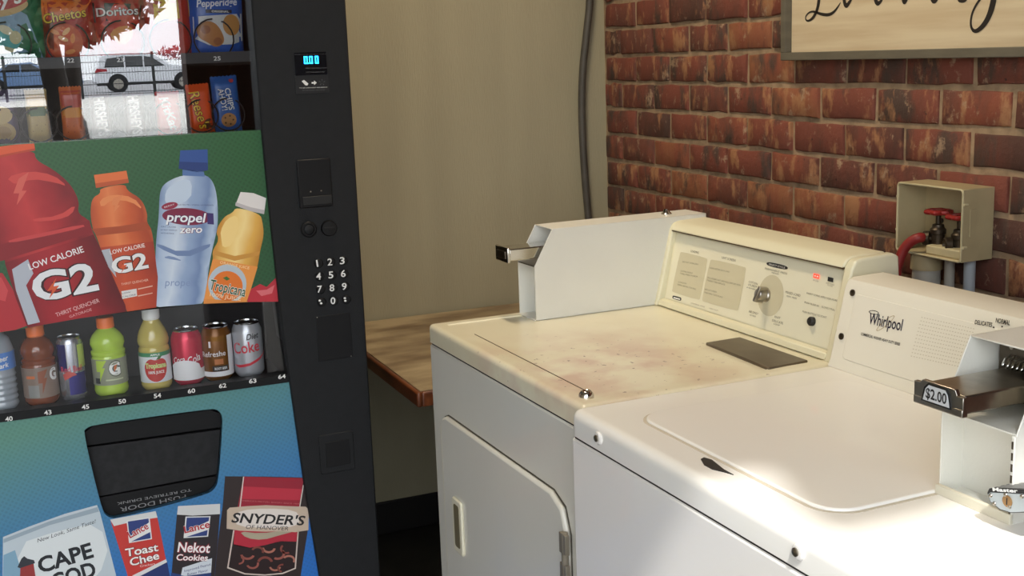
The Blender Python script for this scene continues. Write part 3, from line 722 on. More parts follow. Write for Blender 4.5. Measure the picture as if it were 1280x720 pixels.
# ------------------------------------------------------------------ packets
PK = {}
def pk_mat(c): return mat('film_%d_%d_%d' % c, c, .30, coat=.2)
class Packet:
    """a pillow-shaped film packet facing +X; u runs along +Y, v along +Z, optional lean in its own plane"""
    def __init__(s, name, c, w_, h, bulge, col, label, cat='snack packet', lean=0.0, flat=4, group=None):
        s.c = Vector(c); s.w = w_; s.h = h; s.b = bulge; s.l = R(lean); s.flat = flat
        s.fr = Frame(name, s.P(0, -h/2, -s.b, on=False), label, cat, group=group)
        nu, nv = 14, 16; vs = []; fs = []
        for sgn in (1, -1):
            base = len(vs)
            for j in range(nv+1):
                for i in range(nu+1):
                    u = -w_/2+w_*i/nu; v = -h/2+h*j/nv
                    if j in (0, nv): v += (.0012 if i % 2 else -.0012)
                    vs.append(s.P(u, v, sgn*s.f(u, v), on=False))
            for j in range(nv):
                for i in range(nu):
                    a_ = base+j*(nu+1)+i; q = [a_, a_+1, a_+nu+2, a_+nu+1]
                    fs.append(q if sgn > 0 else q[::-1])
        s.film = MB().add(vs, fs).build('film', pk_mat(col), s.fr, angle=80)
    def f(s, u, v):
        a_ = min(1, abs(2*u/s.w)); b_ = min(1, abs(2*v/(s.h*.90)))
        return s.b*(1-a_**s.flat)**.6*(1-b_**s.flat)**.6 + .0004
    def P(s, u, v, x, on=True):
        c_, n_ = math.cos(s.l), math.sin(s.l)
        return s.c + Vector((x, u*c_-v*n_, u*n_+v*c_))
    def S(s, u, v, lift): return s.P(u, v, s.f(u, v)+lift)
    def patch(s, name, col, pts, lvl=1, sm=0, M=None):
        """polygon printed on the bulging front: subdivided so that it follows it"""
        if sm: pts = smoothpoly(pts, sm)
        bm = bmesh.new()
        f = bm.faces.new([bm.verts.new((p[0], p[1], 0)) for p in pts])
        bmesh.ops.triangulate(bm, faces=[f])
        for _ in range(2):
            bmesh.ops.subdivide_edges(bm, edges=[e for e in bm.edges if e.calc_length() > .012], cuts=1, use_grid_fill=False)
            bmesh.ops.triangulate(bm, faces=[f for f in bm.faces if len(f.verts) > 3])
        bm.verts.index_update()
        vs = [s.S(v.co.x, v.co.y, .0004*lvl) for v in bm.verts]
        fs = []
        for f in bm.faces:
            q = [v.index for v in f.verts]
            n_ = (vs[q[1]]-vs[q[0]]).cross(vs[q[2]]-vs[q[0]])
            fs.append(q if n_.x >= 0 else q[::-1])
        bm.free()
        return MB().add(vs, fs).build(name, M or pk_mat(col), s.film, smooth=False)
    def rect(s, name, col, u0, u1, v0, v1, lvl=1):
        n_ = 6; pts = [(u0+(u1-u0)*i/n_, v0) for i in range(n_+1)]+[(u1-(u1-u0)*i/n_, v1) for i in range(n_+1)]
        return s.patch(name, col, pts, lvl)
    def text(s, body, col, u, v, w_, h, rot=0, lvl=4, bold=.02, shear=0, out=None):
        for k_, (cc, bo) in enumerate(([(out, bold+.03)] if out else [])+[(col, bold)]):
            P, fs = text_uv(body, w_, h, bo, shear, center=True)
            c_, n_ = math.cos(R(rot)), math.sin(R(rot)); k = k_ + (0 if out else 1)
            vs = [s.S(u+x*c_-(y-h/2)*n_, v+x*n_+(y-h/2)*c_, .0004*lvl+.0004*k) for x, y in P]
            MB().add(vs, fs).build('lettering', pk_mat(cc), s.film, smooth=False)

def bagpos(x0, x1, yb, X=.835):
    a_ = un(x0, yb, PX(X)); b_ = un(x1, yb, PX(X)); return (a_.y+b_.y)/2, b_.y-a_.y
ZT = 1.484
GS = 'snack packets on the upper shelf of the vending machine'
GS2 = 'snack packets on the lower shelf of the vending machine'
y, w_ = bagpos(-20, 57, 70)
p = Packet('chip_bag', (.835, y, ZT+.10), w_+.012, .20, .020, (44, 112, 76), 'green and pale blue chip bag above number 21', lean=0, group=GS)
p.patch('print_field', (132, 164, 186), [(-.07, -.095), (.055, -.095), (.030, .0), (.015, .01), (-.02, .02), (-.07, .01)], 1)
p.patch('print_bowl', (88, 176, 176), ell(-.022, -.045, .036, .026, -6), 2); p.patch('print_chips', (206, 200, 160), [(-.05, -.055), (-.02, -.058), (.01, -.068), (-.02, -.075), (-.045, -.07)], 3, 1)
p.patch('print_chips', (206, 196, 152), ell(.004, -.043, .011, .013, 0), 3); p.patch('print_chips', (222, 214, 178), ell(-.012, -.028, .014, .008, -30), 3)
p.patch('print_banner', (206, 170, 110), ell(-.02, .015, .055, .018, 8), 2)
p.patch('print_banner', (186, 44, 48), ell(-.018, .038, .060, .028, 6), 3); p.text("Lay's", (240, 236, 232), -.014, .034, .075, .028, 6, 4, shear=.2)
coil(y-.01, ZT+.045, .042)
y, w_ = bagpos(58, 122, 69)
p = Packet('cheese_puff_bag', (.835, y, ZT+.068), w_+.006, .145, .021, (178, 40, 38), 'red and orange cheese snack bag above number 22', group=GS)
p.patch('print_field', (232, 116, 40), [(-.056, .022), (-.056, .066), (.052, .066), (.042, .052), (.030, .036), (.0, .03)], 1)
p.patch('print_field', (120, 44, 26), [(-.056, .022), (-.03, .02), (-.035, -.05), (-.056, -.06)], 1)
p.patch('print_puffs', (208, 84, 40), ell(-.012, -.022, .034, .036, 0), 2)
for k in range(7):
    p.patch('print_puffs', ((238, 150, 80), (226, 112, 52), (244, 190, 130))[k % 3], ell(-.03+.011*(k % 4)+.004*(k//4), -.002-.02*(k//3)+.006*(k % 2), .010, .0045, -30+37*k), 3)
p.text('Cheetos', (236, 196, 60), -.008, .030, .082, .019, 9, 4, bold=.015, shear=.1, out=(34, 22, 18))
coil(y-.008, ZT+.043, .041)
y, w_ = bagpos(122, 184, 67)
p = Packet('tortilla_chip_bag', (.835, y, ZT+.072), w_+.006, .155, .021, (172, 36, 38), 'red tortilla chip bag above number 23', group=GS)
p.patch('print_field', (40, 30, 28), [(-.05, .01), (.04, .02), (.045, .045), (-.05, .05)], 1)
p.patch('print_triangle', (206, 60, 40), [(-.05, -.01), (.0, .06), (.044, .0), (.03, -.06), (-.03, -.06)], 2)
p.patch('print_chip', (222, 140, 60), [(-.026, -.018), (-.012, .0), (.02, .004), (.024, -.02), (.0, -.038)], 3, 1)
p.text('Doritos', (236, 230, 224), -.004, .032, .082, .017, 2, 4, bold=.015, out=(40, 20, 20))
coil(y, ZT+.043, .042)
y, w_ = bagpos(180, 244, 66)
p = Packet('yellow_snack_bag', (.83, y, ZT+.072), w_-.004, .155, .018, (178, 56, 44), 'red and yellow snack bag above number 24 beside the cookie bag', group=GS)
p.patch('print_field', (226, 186, 60), [(-.05, .0), (.048, .02), (.048, .07), (-.05, .07)], 1)
coil(y, ZT+.043, .042)
y, w_ = bagpos(241, 305, 69)
p = Packet('cookie_bag', (.835, y, ZT+.066), w_+.004, .150, .021, (40, 88, 172), 'blue and white cookie bag above number 25', lean=-2, group=GS)
p.patch('print_field', (206, 208, 208), [(-.05, .022), (-.05, -.022), (-.02, -.036), (.03, -.034), (.052, -.026), (.052, .03), (.0, .026)], 1)
p.patch('print_cookies', (176, 116, 58), [(-.046, -.004), (-.03, .014), (-.008, .012), (.006, -.004), (.014, -.03), (-.006, -.042), (-.024, -.03), (-.04, -.022)], 2, 2)
p.patch('print_cookies', (150, 90, 44), ell(-.026, -.004, .010, .009, 10), 3); p.patch('print_cookies', (192, 138, 76), ell(.028, .006, .018, .022, 0), 2)
p.patch('print_cookies', (150, 90, 44), ell(-.002, -.028, .009, .008, 10), 3)
p.rect('print_bar', (24, 26, 40), -.024, .03, .030, .037, 2); p.text('ORIGINAL', (230, 230, 226), .006, .0335, .036, .0045, 0, 4)
p.text('Pepperidge', (236, 238, 242), .0, .052, .085, .015, 4, 4, shear=.25)
coil(y-.012, ZT+.043, .041)
# lower row (stand on the lower tray)
ZB = 1.333
def small(name, x0, x1, yt, yb, col, label, X=.848, cat='snack packet', bulge=.013, lean=0):
    a_ = un(x0, yb, PX(X)); b_ = un(x1, yt, PX(X)); c_ = un(x1, yb, PX(X))
    h = b_.z-c_.z; wd = c_.y-a_.y
    return Packet(name, (X, (a_.y+c_.y)/2, ZB+h/2), wd, h, bulge, col, label, cat, lean, flat=6, group=GS2), h, wd
p, h, wd = small('sandwich_cookie_packet', -14, 26, 112, 180, (78, 58, 92), 'purple packet with round sandwich cookies at the left end of the lower shelf')
p.patch('print_cookie', (186, 156, 92), ell(0, -.030, .023, .020), 2); p.patch('print_cookie', (206, 178, 116), ell(-.004, .004, .024, .018), 3); p.patch('print_cookie', (160, 126, 70), ell(0, -.030, .015, .012), 3)
coil(p.c.y, ZB+.035, .034)
p, h, wd = small('cracker_packet', 37, 65, 112, 178, (196, 170, 108), 'tan and green cracker packet on the lower shelf below number 22')
p.rect('print_band', (70, 110, 62), -wd/2+.002, wd/2-.002, .0, .018, 1); p.rect('print_band', (214, 170, 90), -wd/2+.002, wd/2-.002, .018, .042, 1)
for k in range(4): p.patch('print_hole', (150, 120, 66), ell(-.012+.008*k, -.03+.012*(k % 2), .0012, .0012, 0, 8), 2)
coil(p.c.y, ZB+.035, .034)
p, h, wd = small('peanut_cracker_packet', 80, 108, 109, 176, (212, 106, 46), 'orange cracker packet with a red top on the lower shelf')
p.rect('print_band', (190, 70, 52), -wd/2+.002, wd/2-.002, .012, h/2-.008, 1); p.rect('print_band', (226, 148, 58), -wd/2+.002, wd/2-.002, -.008, .012, 1)
for k in range(6): p.patch('print_hole', (170, 70, 30), ell(-.012+.012*(k % 3), -.025-.012*(k//3), .0013, .0013, 0, 8), 2)
coil(p.c.y, ZB+.035, .034)
p, h, wd = small('chocolate_bar', 116, 142, 117, 173, (70, 44, 40), 'dark brown chocolate bar with upright white letters left of its twin')
p.text("HERSHEY'S", (232, 228, 224), 0, 0, h*.86, .020, -88, 3, bold=.03)
coil(p.c.y, ZB+.035, .034)
p, h, wd = small('chocolate_bar', 158, 184, 116, 171, (70, 44, 40), 'dark brown chocolate bar with upright white letters beside the red wafer bar')
p.text("HERSHEY'S", (232, 228, 224), 0, 0, h*.86, .020, -88, 3, bold=.03)
coil(p.c.y, ZB+.035, .034)
p, h, wd = small('wafer_bar', 198, 228, 115, 169, (196, 40, 44), 'red wafer bar packet with slanted white letters on the lower shelf')
p.text('KitKat', (238, 232, 230), 0, .0, h*.8, .018, -75, 3, bold=.03, shear=.2)
coil(p.c.y, ZB+.035, .034)
p, h, wd = small('peanut_butter_cup_packet', 238, 267, 107, 168, (222, 84, 34), 'orange candy packet with upright yellow letters on the lower shelf', lean=3)
p.text("Reese's", (240, 196, 52), -.003, -.002, h*.78, .022, -80, 3, bold=.004, shear=.15, out=(80, 40, 26))
p.patch('print_cup', (92, 54, 34), ell(.014, -.034, .012, .012), 2)
coil(p.c.y, ZB+.036, .034)
p, h, wd = small('chocolate_chip_cookie_packet', 269, 302, 97, 166, (38, 92, 164), 'blue chocolate chip cookie packet at the right end of the lower shelf', lean=2)
p.text('CHIPS', (232, 236, 240), .006, .010, .046, .012, -84, 3, bold=.012, out=(24, 30, 60)); p.text('AHOY!', (232, 236, 240), -.008, .010, .046, .012, -84, 3, bold=.012, out=(24, 30, 60))
p.patch('print_cookie', (176, 126, 74), ell(.0, -.034, .016, .015), 2)
for k in range(5): p.patch('print_cookie', (74, 44, 30), ell(.009*math.cos(k*1.26), -.034+.009*math.sin(k*1.26), .002, .002, 0, 8), 3)
p.patch('print_spot', (190, 60, 60), ell(.014, .048, .005, .004), 2)
coil(p.c.y, ZB+.036, .034)

# ------------------------------------------------------------------ drinks
def arcpatch(name, c, r, a0, a1, z0, z1, M, par, n=14, rt=None):
    """printed patch on a round side; angle 0 faces +X, positive towards +Y"""
    vs = []
    for zz, rr in ((z0, r), (z1, rt or r)):
        for i in range(n+1):
            a_ = R(a0+(a1-a0)*i/n); vs.append((c[0]+rr*math.cos(a_), c[1]+rr*math.sin(a_), c[2]+zz))
    fs = [[i, i+1, n+2+i, n+1+i] for i in range(n)]
    return MB().add(vs, fs).build(name, M, par, angle=60)
def subdiv(pts, step=.006):
    bm = bmesh.new(); f = bm.faces.new([bm.verts.new((q[0], q[1], 0)) for q in pts]); bmesh.ops.triangulate(bm, faces=[f])
    for _ in range(3):
        bmesh.ops.subdivide_edges(bm, edges=[e for e in bm.edges if e.calc_length() > step], cuts=1)
        bmesh.ops.triangulate(bm, faces=[f for f in bm.faces if len(f.verts) > 3])
    bm.normal_update(); bmesh.ops.recalc_face_normals(bm, faces=bm.faces); bm.verts.index_update()
    r_ = [(v.co.x, v.co.y) for v in bm.verts], [[v.index for v in f.verts] for f in bm.faces]
    bm.free(); return r_
def wrap(name, body, c, r, ang, z, w_, h, M, par, rot=0, bold=.02, shear=0, polys=None):
    if polys is None: P, fs = text_uv(body, w_, h, bold, shear, center=True)
    else: P, fs = subdiv(polys); h = 0
    c_, n_ = math.cos(R(rot)), math.sin(R(rot)); vs = []
    for x, y in P:
        y -= h/2; u = x*c_-y*n_; v = x*n_+y*c_; a_ = R(ang)+u/r
        vs.append((c[0]+r*math.cos(a_), c[1]+r*math.sin(a_), c[2]+z+v))
    return MB().add(vs, fs).build(name, M, par, smooth=False)
def cm(col, rough=.25, metal=.0): return mat('can_%d_%d_%d_%d' % (*col, int(metal*10)), col, rough, metal)
DX = .845; DZ = .7925
def dpos(px, py, X=DX): q = un(px, py, PX(X)); return (X, q.y, DZ)
GD = 'drinks on the lit shelf of the vending machine'
GD = 'drinks in the display row of the vending machine'
M_ALU = mat('can_aluminium', (198, 200, 204), .22, 1.0)
def can(px, col, label, r=.0335, h=.122, metal=.35, name='soda_can', base=None, basecol=None):
    c = dpos(px, 478)
    fr = Frame(name, c, label, 'drink can', group=GD)
    body = MB().lathe([(r*.74, 0), (r*.80, .002), (r*.98, .010), (r, .013), (r, h-.020), (r*.96, h-.015), (r*.80, h-.0035)], c, 36).build('can_body', cm(col, .25, metal), fr)
    MB().lathe([(r*.80, h-.0035), (r*.835, h-.002), (r*.835, h), (r*.79, h), (r*.77, h-.004), (0, h-.004)], c, 36).build('can_rim', M_ALU, fr)
    MB().lathe([(r*.28, 0), (r*.28, .0012), (0, .0012)], (c[0]+.008, c[1], c[2]+h-.0038), 14).build('pull_tab', M_ALU, fr)
    return c, body
# red can, lower half white
c, fr = can(237.5, (198, 34, 66), 'red and white soda can above number 60')
W_ = cm((226, 226, 228), .3); RD = cm((198, 34, 66), .25, .35)
pts = [(-.052, -.002)]+[(-.052+.104*i/14, .026+.020*math.sin(math.pi*i/14)) for i in range(15)]+[(.052, -.002)]
bm = MB(); n = 24
vs = []; 
for i in range(n+1):
    a_ = -85+170*i/n; top = .058-.0016*((i-9)/3)**2 if i < 18 else .036
    top = max(top, .030); q = R(a_)
    vs += [(c[0]+.0337*math.cos(q), c[1]+.0337*math.sin(q), c[2]+.0135), (c[0]+.0337*math.cos(q), c[1]+.0337*math.sin(q), c[2]+top)]
bm.add(vs, [[2*i, 2*i+2, 2*i+3, 2*i+1] for i in range(n)]).build('white_lower_print', W_, fr, angle=60)
wrap('lettering', 'Coca', c, .0340, -42, .060, .028, .013, W_, fr, 8, shear=.25, bold=.005); wrap('lettering', 'Cola', c, .0340, 16, .060, .030, .017, W_, fr, 14, shear=.25, bold=.005)
# brown root beer can with white base and white side panel
c, fr = can(274.5, (122, 78, 34), 'brown root beer can with white side panel above number 62', metal=.3)
arcpatch('gold_top_print', c, .0337, -80, 32, .092, .102, cm((150, 104, 44), .25, .6), fr)
arcpatch('white_side_panel', c, .0338, 34, 95, .013, .102, W_, fr)
arcpatch('white_base_print', c, .0338, -90, 34, .013, .024, W_, fr)
arcpatch('dark_print', c, .0339, -30, 30, .025, .037, cm((36, 26, 22), .4), fr)
wrap('lettering', 'ROOT BEER', c, .0342, 2, .031, .028, .0055, W_, fr, 0)
wrap('lettering', 'Refreshe', c, .0341, -24, .064, .056, .012, W_, fr, 2, bold=.004)
arcpatch('amber_print', c, .0339, -20, 12, .040, .052, cm((176, 110, 66), .3, .2), fr)
arcpatch('print_drop', c, .0339, -38, -30, .078, .092, W_, fr)
# silver can
c, fr = can(313.5, (192, 194, 200), 'silver diet soda can above number 63', metal=.45)
BK = cm((28, 28, 32), .4); RR = cm((196, 48, 62), .35)
wrap('lettering', 'Diet', c, .0340, 10, .094, .030, .013, BK, fr, 6, shear=.3)
wrap('lettering', 'Coke', c, .0340, -18, .070, .062, .025, RR, fr, 4, bold=.015)
wrap('red_swoosh', None, c, .0340, 0, .0, 0, 0, RR, fr, polys=[(-.045, .030), (-.03, .024), (-.005, .028), (.02, .038), (.046, .056), (.02, .044), (-.005, .034), (-.03, .030)])
# slim energy can
c = dpos(94.5, 503); r = .0266; h = .135
fr = Frame('energy_drink_can', c, 'slim blue and silver energy drink can above number 45', 'drink can', group=GD)
fr2_ = fr
body = MB().lathe([(r*.78, 0), (r*.84, .002), (r*.98, .009), (r, .012), (r, h-.013), (r*.97, h-.009), (r*.86, h-.003)], c, 32).build('can_body', cm((188, 190, 200), .25, .8), fr)
MB().lathe([(r*.86, h-.003), (r*.90, h-.0015), (r*.90, h), (r*.85, h), (r*.83, h-.004), (0, h-.004)], c, 32).build('can_rim', M_ALU, fr)
BL_ = cm((54, 50, 128), .25, .5); fr = body
arcpatch('blue_print', c, r+.0003, -95, -22, .066, h-.013, BL_, fr); arcpatch('blue_print', c, r+.0003, -20, 95, .014, .060, BL_, fr); arcpatch('green_edge_print', c, r+.0003, 30, 95, .070, h-.016, cm((178, 196, 96), .3), fr)
wrap('lettering', 'Red Bull', c, r+.0006, -4, .070, .046, .013, cm((196, 50, 70), .35), fr, 2, bold=.004)
wrap('printed_bull', None, c, r+.0006, -12, .0, 0, 0, cm((190, 76, 70), .35), fr, polys=[(-.016, .058), (-.006, .064), (.008, .062), (.014, .056), (.004, .054), (-.004, .050), (-.012, .046)])

def liq(name, rgb, rough=.12): return mat(name, rgb, rough, coat=.5)
def bottle_profile(h, r, kind):
    if kind == 'sport':     # bulb over a waist over a straight body
        return [(r*.80, 0), (r*.97, .006), (r, .014), (r*.97, .020), (r*.985, .030), (r*.985, h*.50), (r*.96, h*.52), (r, h*.535), (r, h*.57), (r*.90, h*.595), (r*.93, h*.62), (r, h*.67), (r*.96, h*.73), (r*.80, h*.79), (r*.60, h*.835), (r*.48, h*.855), (r*.48, h*.88)]
    if kind == 'juice':
        return [(r*.82, 0), (r*.97, .006), (r, .012), (r*.96, .020), (r*.97, h*.46), (r, h*.48), (r*.98, h*.50), (r*.90, h*.53), (r*.97, h*.56), (r, h*.60), (r*.95, h*.66), (r*.82, h*.73), (r*.62, h*.80), (r*.50, h*.84), (r*.50, h*.87)]
def bottle(name, px, py, h, r, kind, body, cap, label, capc_r):
    c = dpos(px, py)
    fr = Frame(name, c, label, 'bottle', group=GD)
    bb = MB().lathe(bottle_profile(h, r, kind), c, 32).build('bottle_body', body, fr)
    MB().lathe([(capc_r*.96, h*.865), (capc_r, h*.87), (capc_r, h-.003), (capc_r*.93, h), (0, h)], c, 30).build('cap', cap, fr)
    MB().lathe([(capc_r*.9, h*.85), (capc_r*.94, h*.855), (capc_r*.94, h*.862)], c, 26).build('cap_ring', cap, fr)
    return c, bb
OC = mat('orange_cap_plastic', (250, 122, 50), .4)
GREY = mat('grey_wrap_label', (138, 138, 134), .45); 
h = .168; r = .0350
c, fr = bottle('sports_drink_bottle', 54.5, 508, h, r, 'sport', liq('amber_drink', (122, 58, 28)), OC, 'amber sports drink bottle with orange cap above number 43', .0180)
arcpatch('wrap_label', c, r+.0002, -100, 100, .018, h*.49, mat('brown_grey_label', (132, 112, 100), .45), fr, 20)
arcpatch('label_panel', c, r+.0006, -45, -8, .020, .046, GREY, fr, 8)
wrap('label_letter', 'G', c, r+.0008, 45, .066, .018, .024, M_WHITE, fr, bold=.05)
wrap('label_bolt', None, c, r+.0007, 8, 0, 0, 0, mat('bolt_brown', (140, 74, 44), .4), fr, polys=[(-.010, .074), (.010, .078), (.002, .060), (.008, .060), (-.004, .026), (-.002, .050), (-.010, .050)])
arcpatch('label_patch', c, r+.0007, -48, -18, .060, .066, mat('label_orange', (206, 110, 60), .4), fr, 6)
h = .167; r = .0355
c, fr = bottle('sports_drink_bottle', 141, 496, h, r, 'sport', liq('lime_drink', (176, 206, 74)), OC, 'lime green sports drink bottle with orange cap above number 50', .0180)
arcpatch('wrap_label', c, r+.0002, -100, 100, .026, h*.49, mat('green_grey_label', (140, 144, 122), .45), fr, 20)
wrap('label_bolt', None, c, r+.0006, -32, 0, 0, 0, mat('bolt_lime', (178, 206, 70), .4), fr, polys=[(-.012, .080), (.012, .080), (.002, .064), (.008, .064), (-.006, .034), (-.003, .056), (-.012, .056)])
wrap('label_letter_outline', 'G', c, r+.0006, 12, .062, .026, .028, mat('label_dark', (40, 42, 40), .4), fr, bold=.10)
wrap('label_letter', 'G', c, r+.0009, 12, .062, .024, .026, M_WHITE, fr, bold=.05)
wrap('label_bolt', None, c, r+.0012, 14, 0, 0, 0, mat('label_orange', (206, 110, 60), .4), fr, polys=[(-.002, .068), (.005, .070), (.001, .063), (.004, .063), (-.005, .053), (-.002, .060), (-.004, .060)])
arcpatch('label_code', c, r+.0006, -60, -40, .030, .042, mat('label_dark', (40, 42, 40), .4), fr, 4)
arcpatch('label_line', c, r+.0006, -20, 40, .036, .039, mat('label_pale', (190, 196, 160), .4), fr, 8)
# apple juice: clear shoulder over amber juice
h = .178; r = .0330
c, fr = bottle('apple_juice_bottle', 197, 485, h, r, 'juice', liq('apple_juice', (196, 178, 96)), mat('white_cap_plastic', (234, 234, 232), .4), 'apple juice bottle with white cap and red apple label above number 54', .0185)
arcpatch('green_label_band', c, r+.0003, -100, 100, h*.42, h*.47, mat('label_green', (60, 136, 92), .4), fr, 20)
arcpatch('white_label', c, r+.0002, -100, 100, .018, h*.42, mat('label_white', (214, 218, 222), .4), fr, 20)
wrap('printed_apple', None, c, r+.0006, -4, .046, 0, 0, mat('label_apple_red', (188, 46, 40), .4), fr, polys=smoothpoly([(-.026, .012), (-.012, .026), (0, .020), (.014, .026), (.026, .014), (.022, -.012), (.008, -.026), (-.010, -.026), (-.024, -.012)], 2))
wrap('printed_leaf', None, c, r+.0008, -2, .072, 0, 0, mat('label_leaf', (64, 112, 58), .4), fr, polys=[(0, -.004), (.006, .004), (.014, .004), (.008, -.003)])
wrap('lettering', 'Tropicana', c, r+.0009, -4, .056, .046, .011, mat('label_pale_green', (190, 206, 130), .4), fr, bold=.05)
wrap('lettering', '100% JUICE', c, r+.0009, -4, .041, .034, .006, M_WHITE, fr)
wrap('lettering', 'APPLE', c, r+.0006, -4, h*.445, .020, .004, M_WHITE, fr)
# water bottle
PET = mat('clear_ribbed_plastic', (150, 158, 166), .08, coat=.5, spec=.8)
h = .185; r = .0330; c = dpos(5, 514)
fr = Frame('water_bottle', c, 'clear ribbed water bottle with blue label above number 40', 'bottle', group=GD)
prof = [(r*.80, 0), (r*.96, .006)]
for k in range(6): prof += [(r, .012+.012*k), (r*.93, .018+.012*k)]
prof += [(r, .086), (r, .125), (r*.97, .130), (r*.80, .148), (r*.5, .160), (r*.42, .164), (r*.42, .170)]
wbody = MB().lathe(prof, c, 28).build('bottle_body', PET, fr)
MB().lathe([(.0145, .168), (.0145, .183), (.0135, .185), (0, .185)], c, 24).build('cap', mat('white_cap_plastic', (234, 234, 232)), fr)
fr = wbody
arcpatch('wrap_label', c, r+.0003, -100, 100, .086, .122, mat('water_label_blue', (82, 132, 206), .4), fr, 20)
wrap('lettering', 'Deer', c, r+.0007, 12, .110, .030, .011, M_WHITE, fr, 6, shear=.2); wrap('lettering', 'Park', c, r+.0007, 14, .096, .026, .010, M_WHITE, fr, 6, shear=.2)

# ================================================================== dryer
M_CREAM = mat('cream_enamel', (226, 220, 196), .28, var=.02, scale=3, coat=.3)
M_CREAMF = mat('cream_enamel_front', (214, 211, 200), .32, var=.02, scale=3, coat=.2)
def stained():
    M = bpy.data.materials.new('stained_cream_enamel'); M.use_nodes = True; nt = M.node_tree; N = nt.nodes.new; L = nt.links.new
    b = nt.nodes['Principled BSDF']; b.inputs['Roughness'].default_value = .30; b.inputs['Coat Weight'].default_value = .25; b.inputs['Coat Roughness'].default_value = .1
    tc = N('ShaderNodeTexCoord')
    def ns(scale, off=(0, 0, 0), det=4):
        mp = N('ShaderNodeMapping'); mp.inputs['Location'].default_value = off; L(tc.outputs['Object'], mp.inputs[0])
        n_ = N('ShaderNodeTexNoise'); n_.inputs['Scale'].default_value = scale; n_.inputs['Detail'].default_value = det; L(mp.outputs[0], n_.inputs['Vector']); return n_
    def mixc(prev, fac, col):
        mx = N('ShaderNodeMix'); mx.data_type = 'RGBA'; L(fac, mx.inputs[0])
        if isinstance(prev, tuple): mx.inputs[6].default_value = prev
        else: L(prev, mx.inputs[6])
        mx.inputs[7].default_value = lin(col); return mx.outputs[2]
    def rng(o_, lo_, hi_, amt):
        r_ = N('ShaderNodeMapRange'); r_.inputs[1].default_value = lo_; r_.inputs[2].default_value = hi_; r_.inputs[4].default_value = amt; L(o_, r_.inputs[0]); return r_.outputs[0]
    # where the spill sits: around the front middle of the top
    vd = N('ShaderNodeVectorMath'); vd.operation = 'DISTANCE'; L(tc.outputs['Object'], vd.inputs[0]); vd.inputs[1].default_value = (1.60, -.86, .915)
    near = N('ShaderNodeMapRange'); near.inputs[1].default_value = .34; near.inputs[2].default_value = .05; near.inputs[4].default_value = 1.0; L(vd.outputs['Value'], near.inputs[0])
    def mul(a_, b_):
        q = N('ShaderNodeMath'); q.operation = 'MULTIPLY'; L(a_, q.inputs[0]); L(b_, q.inputs[1]); return q.outputs[0]
    c = mixc(lin((228, 221, 194)), rng(ns(7).outputs[0], .45, .7, .35), (206, 190, 152))
    c = mixc(c, mul(rng(ns(9, (3, 1, 0)).outputs[0], .42, .62, .8), near.outputs[0]), (196, 156, 138))
    c = mixc(c, mul(rng(ns(75, (1, 4, 0), 2).outputs[0], .685, .73, 1.0), near.outputs[0]), (96, 58, 44))
    c = mixc(c, rng(ns(48, (7, 2, 0), 2).outputs[0], .755, .78, .8), (120, 88, 60))
    L(c, b.inputs['Base Color'])
    return M
M_STAIN = stained()
DR = Frame('clothes_dryer', (1.10, -1.0, 0), 'cream clothes dryer with sloped control panel left of the white washer', 'dryer', rz=R(1.1))
dx0, dx1, dyf, dyb, DT = 1.10, 1.802, -1.0, -.335, .916
MB().box(dx0, dx1, dyf, dyb, .02, .8722).build('cabinet', M_CREAMF, DR, bevel=.004, seg=3)
for x in (dx0+.05, dx1-.05):
    for y in (dyf+.05, dyb-.05): MB().cyl((x, y, 0), (x, y, .022), .018, n=12).build('levelling_foot', M_BLACK2, DR)
# top with shallow pressed field
bm = bmesh.new(); bmesh.ops.create_cube(bm, size=1)
for v in bm.verts: v.co = Vector((dx0-.004+(v.co.x+.5)*(dx1-dx0+.006), dyf-.0005+(v.co.y+.5)*(dyb-dyf), .877+(v.co.z+.5)*(DT-.877)))
bmesh.ops.bevel(bm, geom=[e for e in bm.edges if max(e.verts[0].co.z, e.verts[1].co.z) > .9], offset=.012, segments=4, profile=.6, affect='EDGES')
tf = max((f for f in bm.faces if f.normal.z > .99), key=lambda f: f.calc_area())
bmesh.ops.inset_region(bm, faces=[tf], thickness=.026); 
r_ = bmesh.ops.inset_region(bm, faces=[tf], thickness=.003)
for v in tf.verts: v.co.z -= .0022
me = bpy.data.meshes.new('top'); bm.to_mesh(me); bm.free(); link('top', me, M_STAIN, DR)
MB().box(dx0+.006, dx1-.006, dyf+.003, dyb, .868, .880).build('cabinet_seam', mat('seam_dark', (40, 36, 32), .8), DR, smooth=False)
# seam scratch, plug bolt, badge
MB().box(1.235, 1.735, -.951, -.9498, DT-.0022, DT-.0012).build('top_seam', mat('seam_and_shade_brown', (84, 66, 44), .6), DR, smooth=False)
MB().lathe([(.013, -.002), (.013, .002), (.0115, .006), (.0085, .0095), (.007, .010), (.005, .0085), (0, .0085)], (1.757, -.968, DT), 20).build('top_bolt', M_CHROME, DR)
B_ = [un(x, y, PZ(DT+.003), DR) for x, y in ((882, 428), (925, 421), (1010, 450), (961, 460))]
MB().prism(B_[::-1], (0, 0, -.006)).build('rating_plate', mat('bronze_plate', (112, 100, 84), .38, .7, var=.1, scale=30), DR, bevel=.002)['label'] = 'dull bronze metal plate'
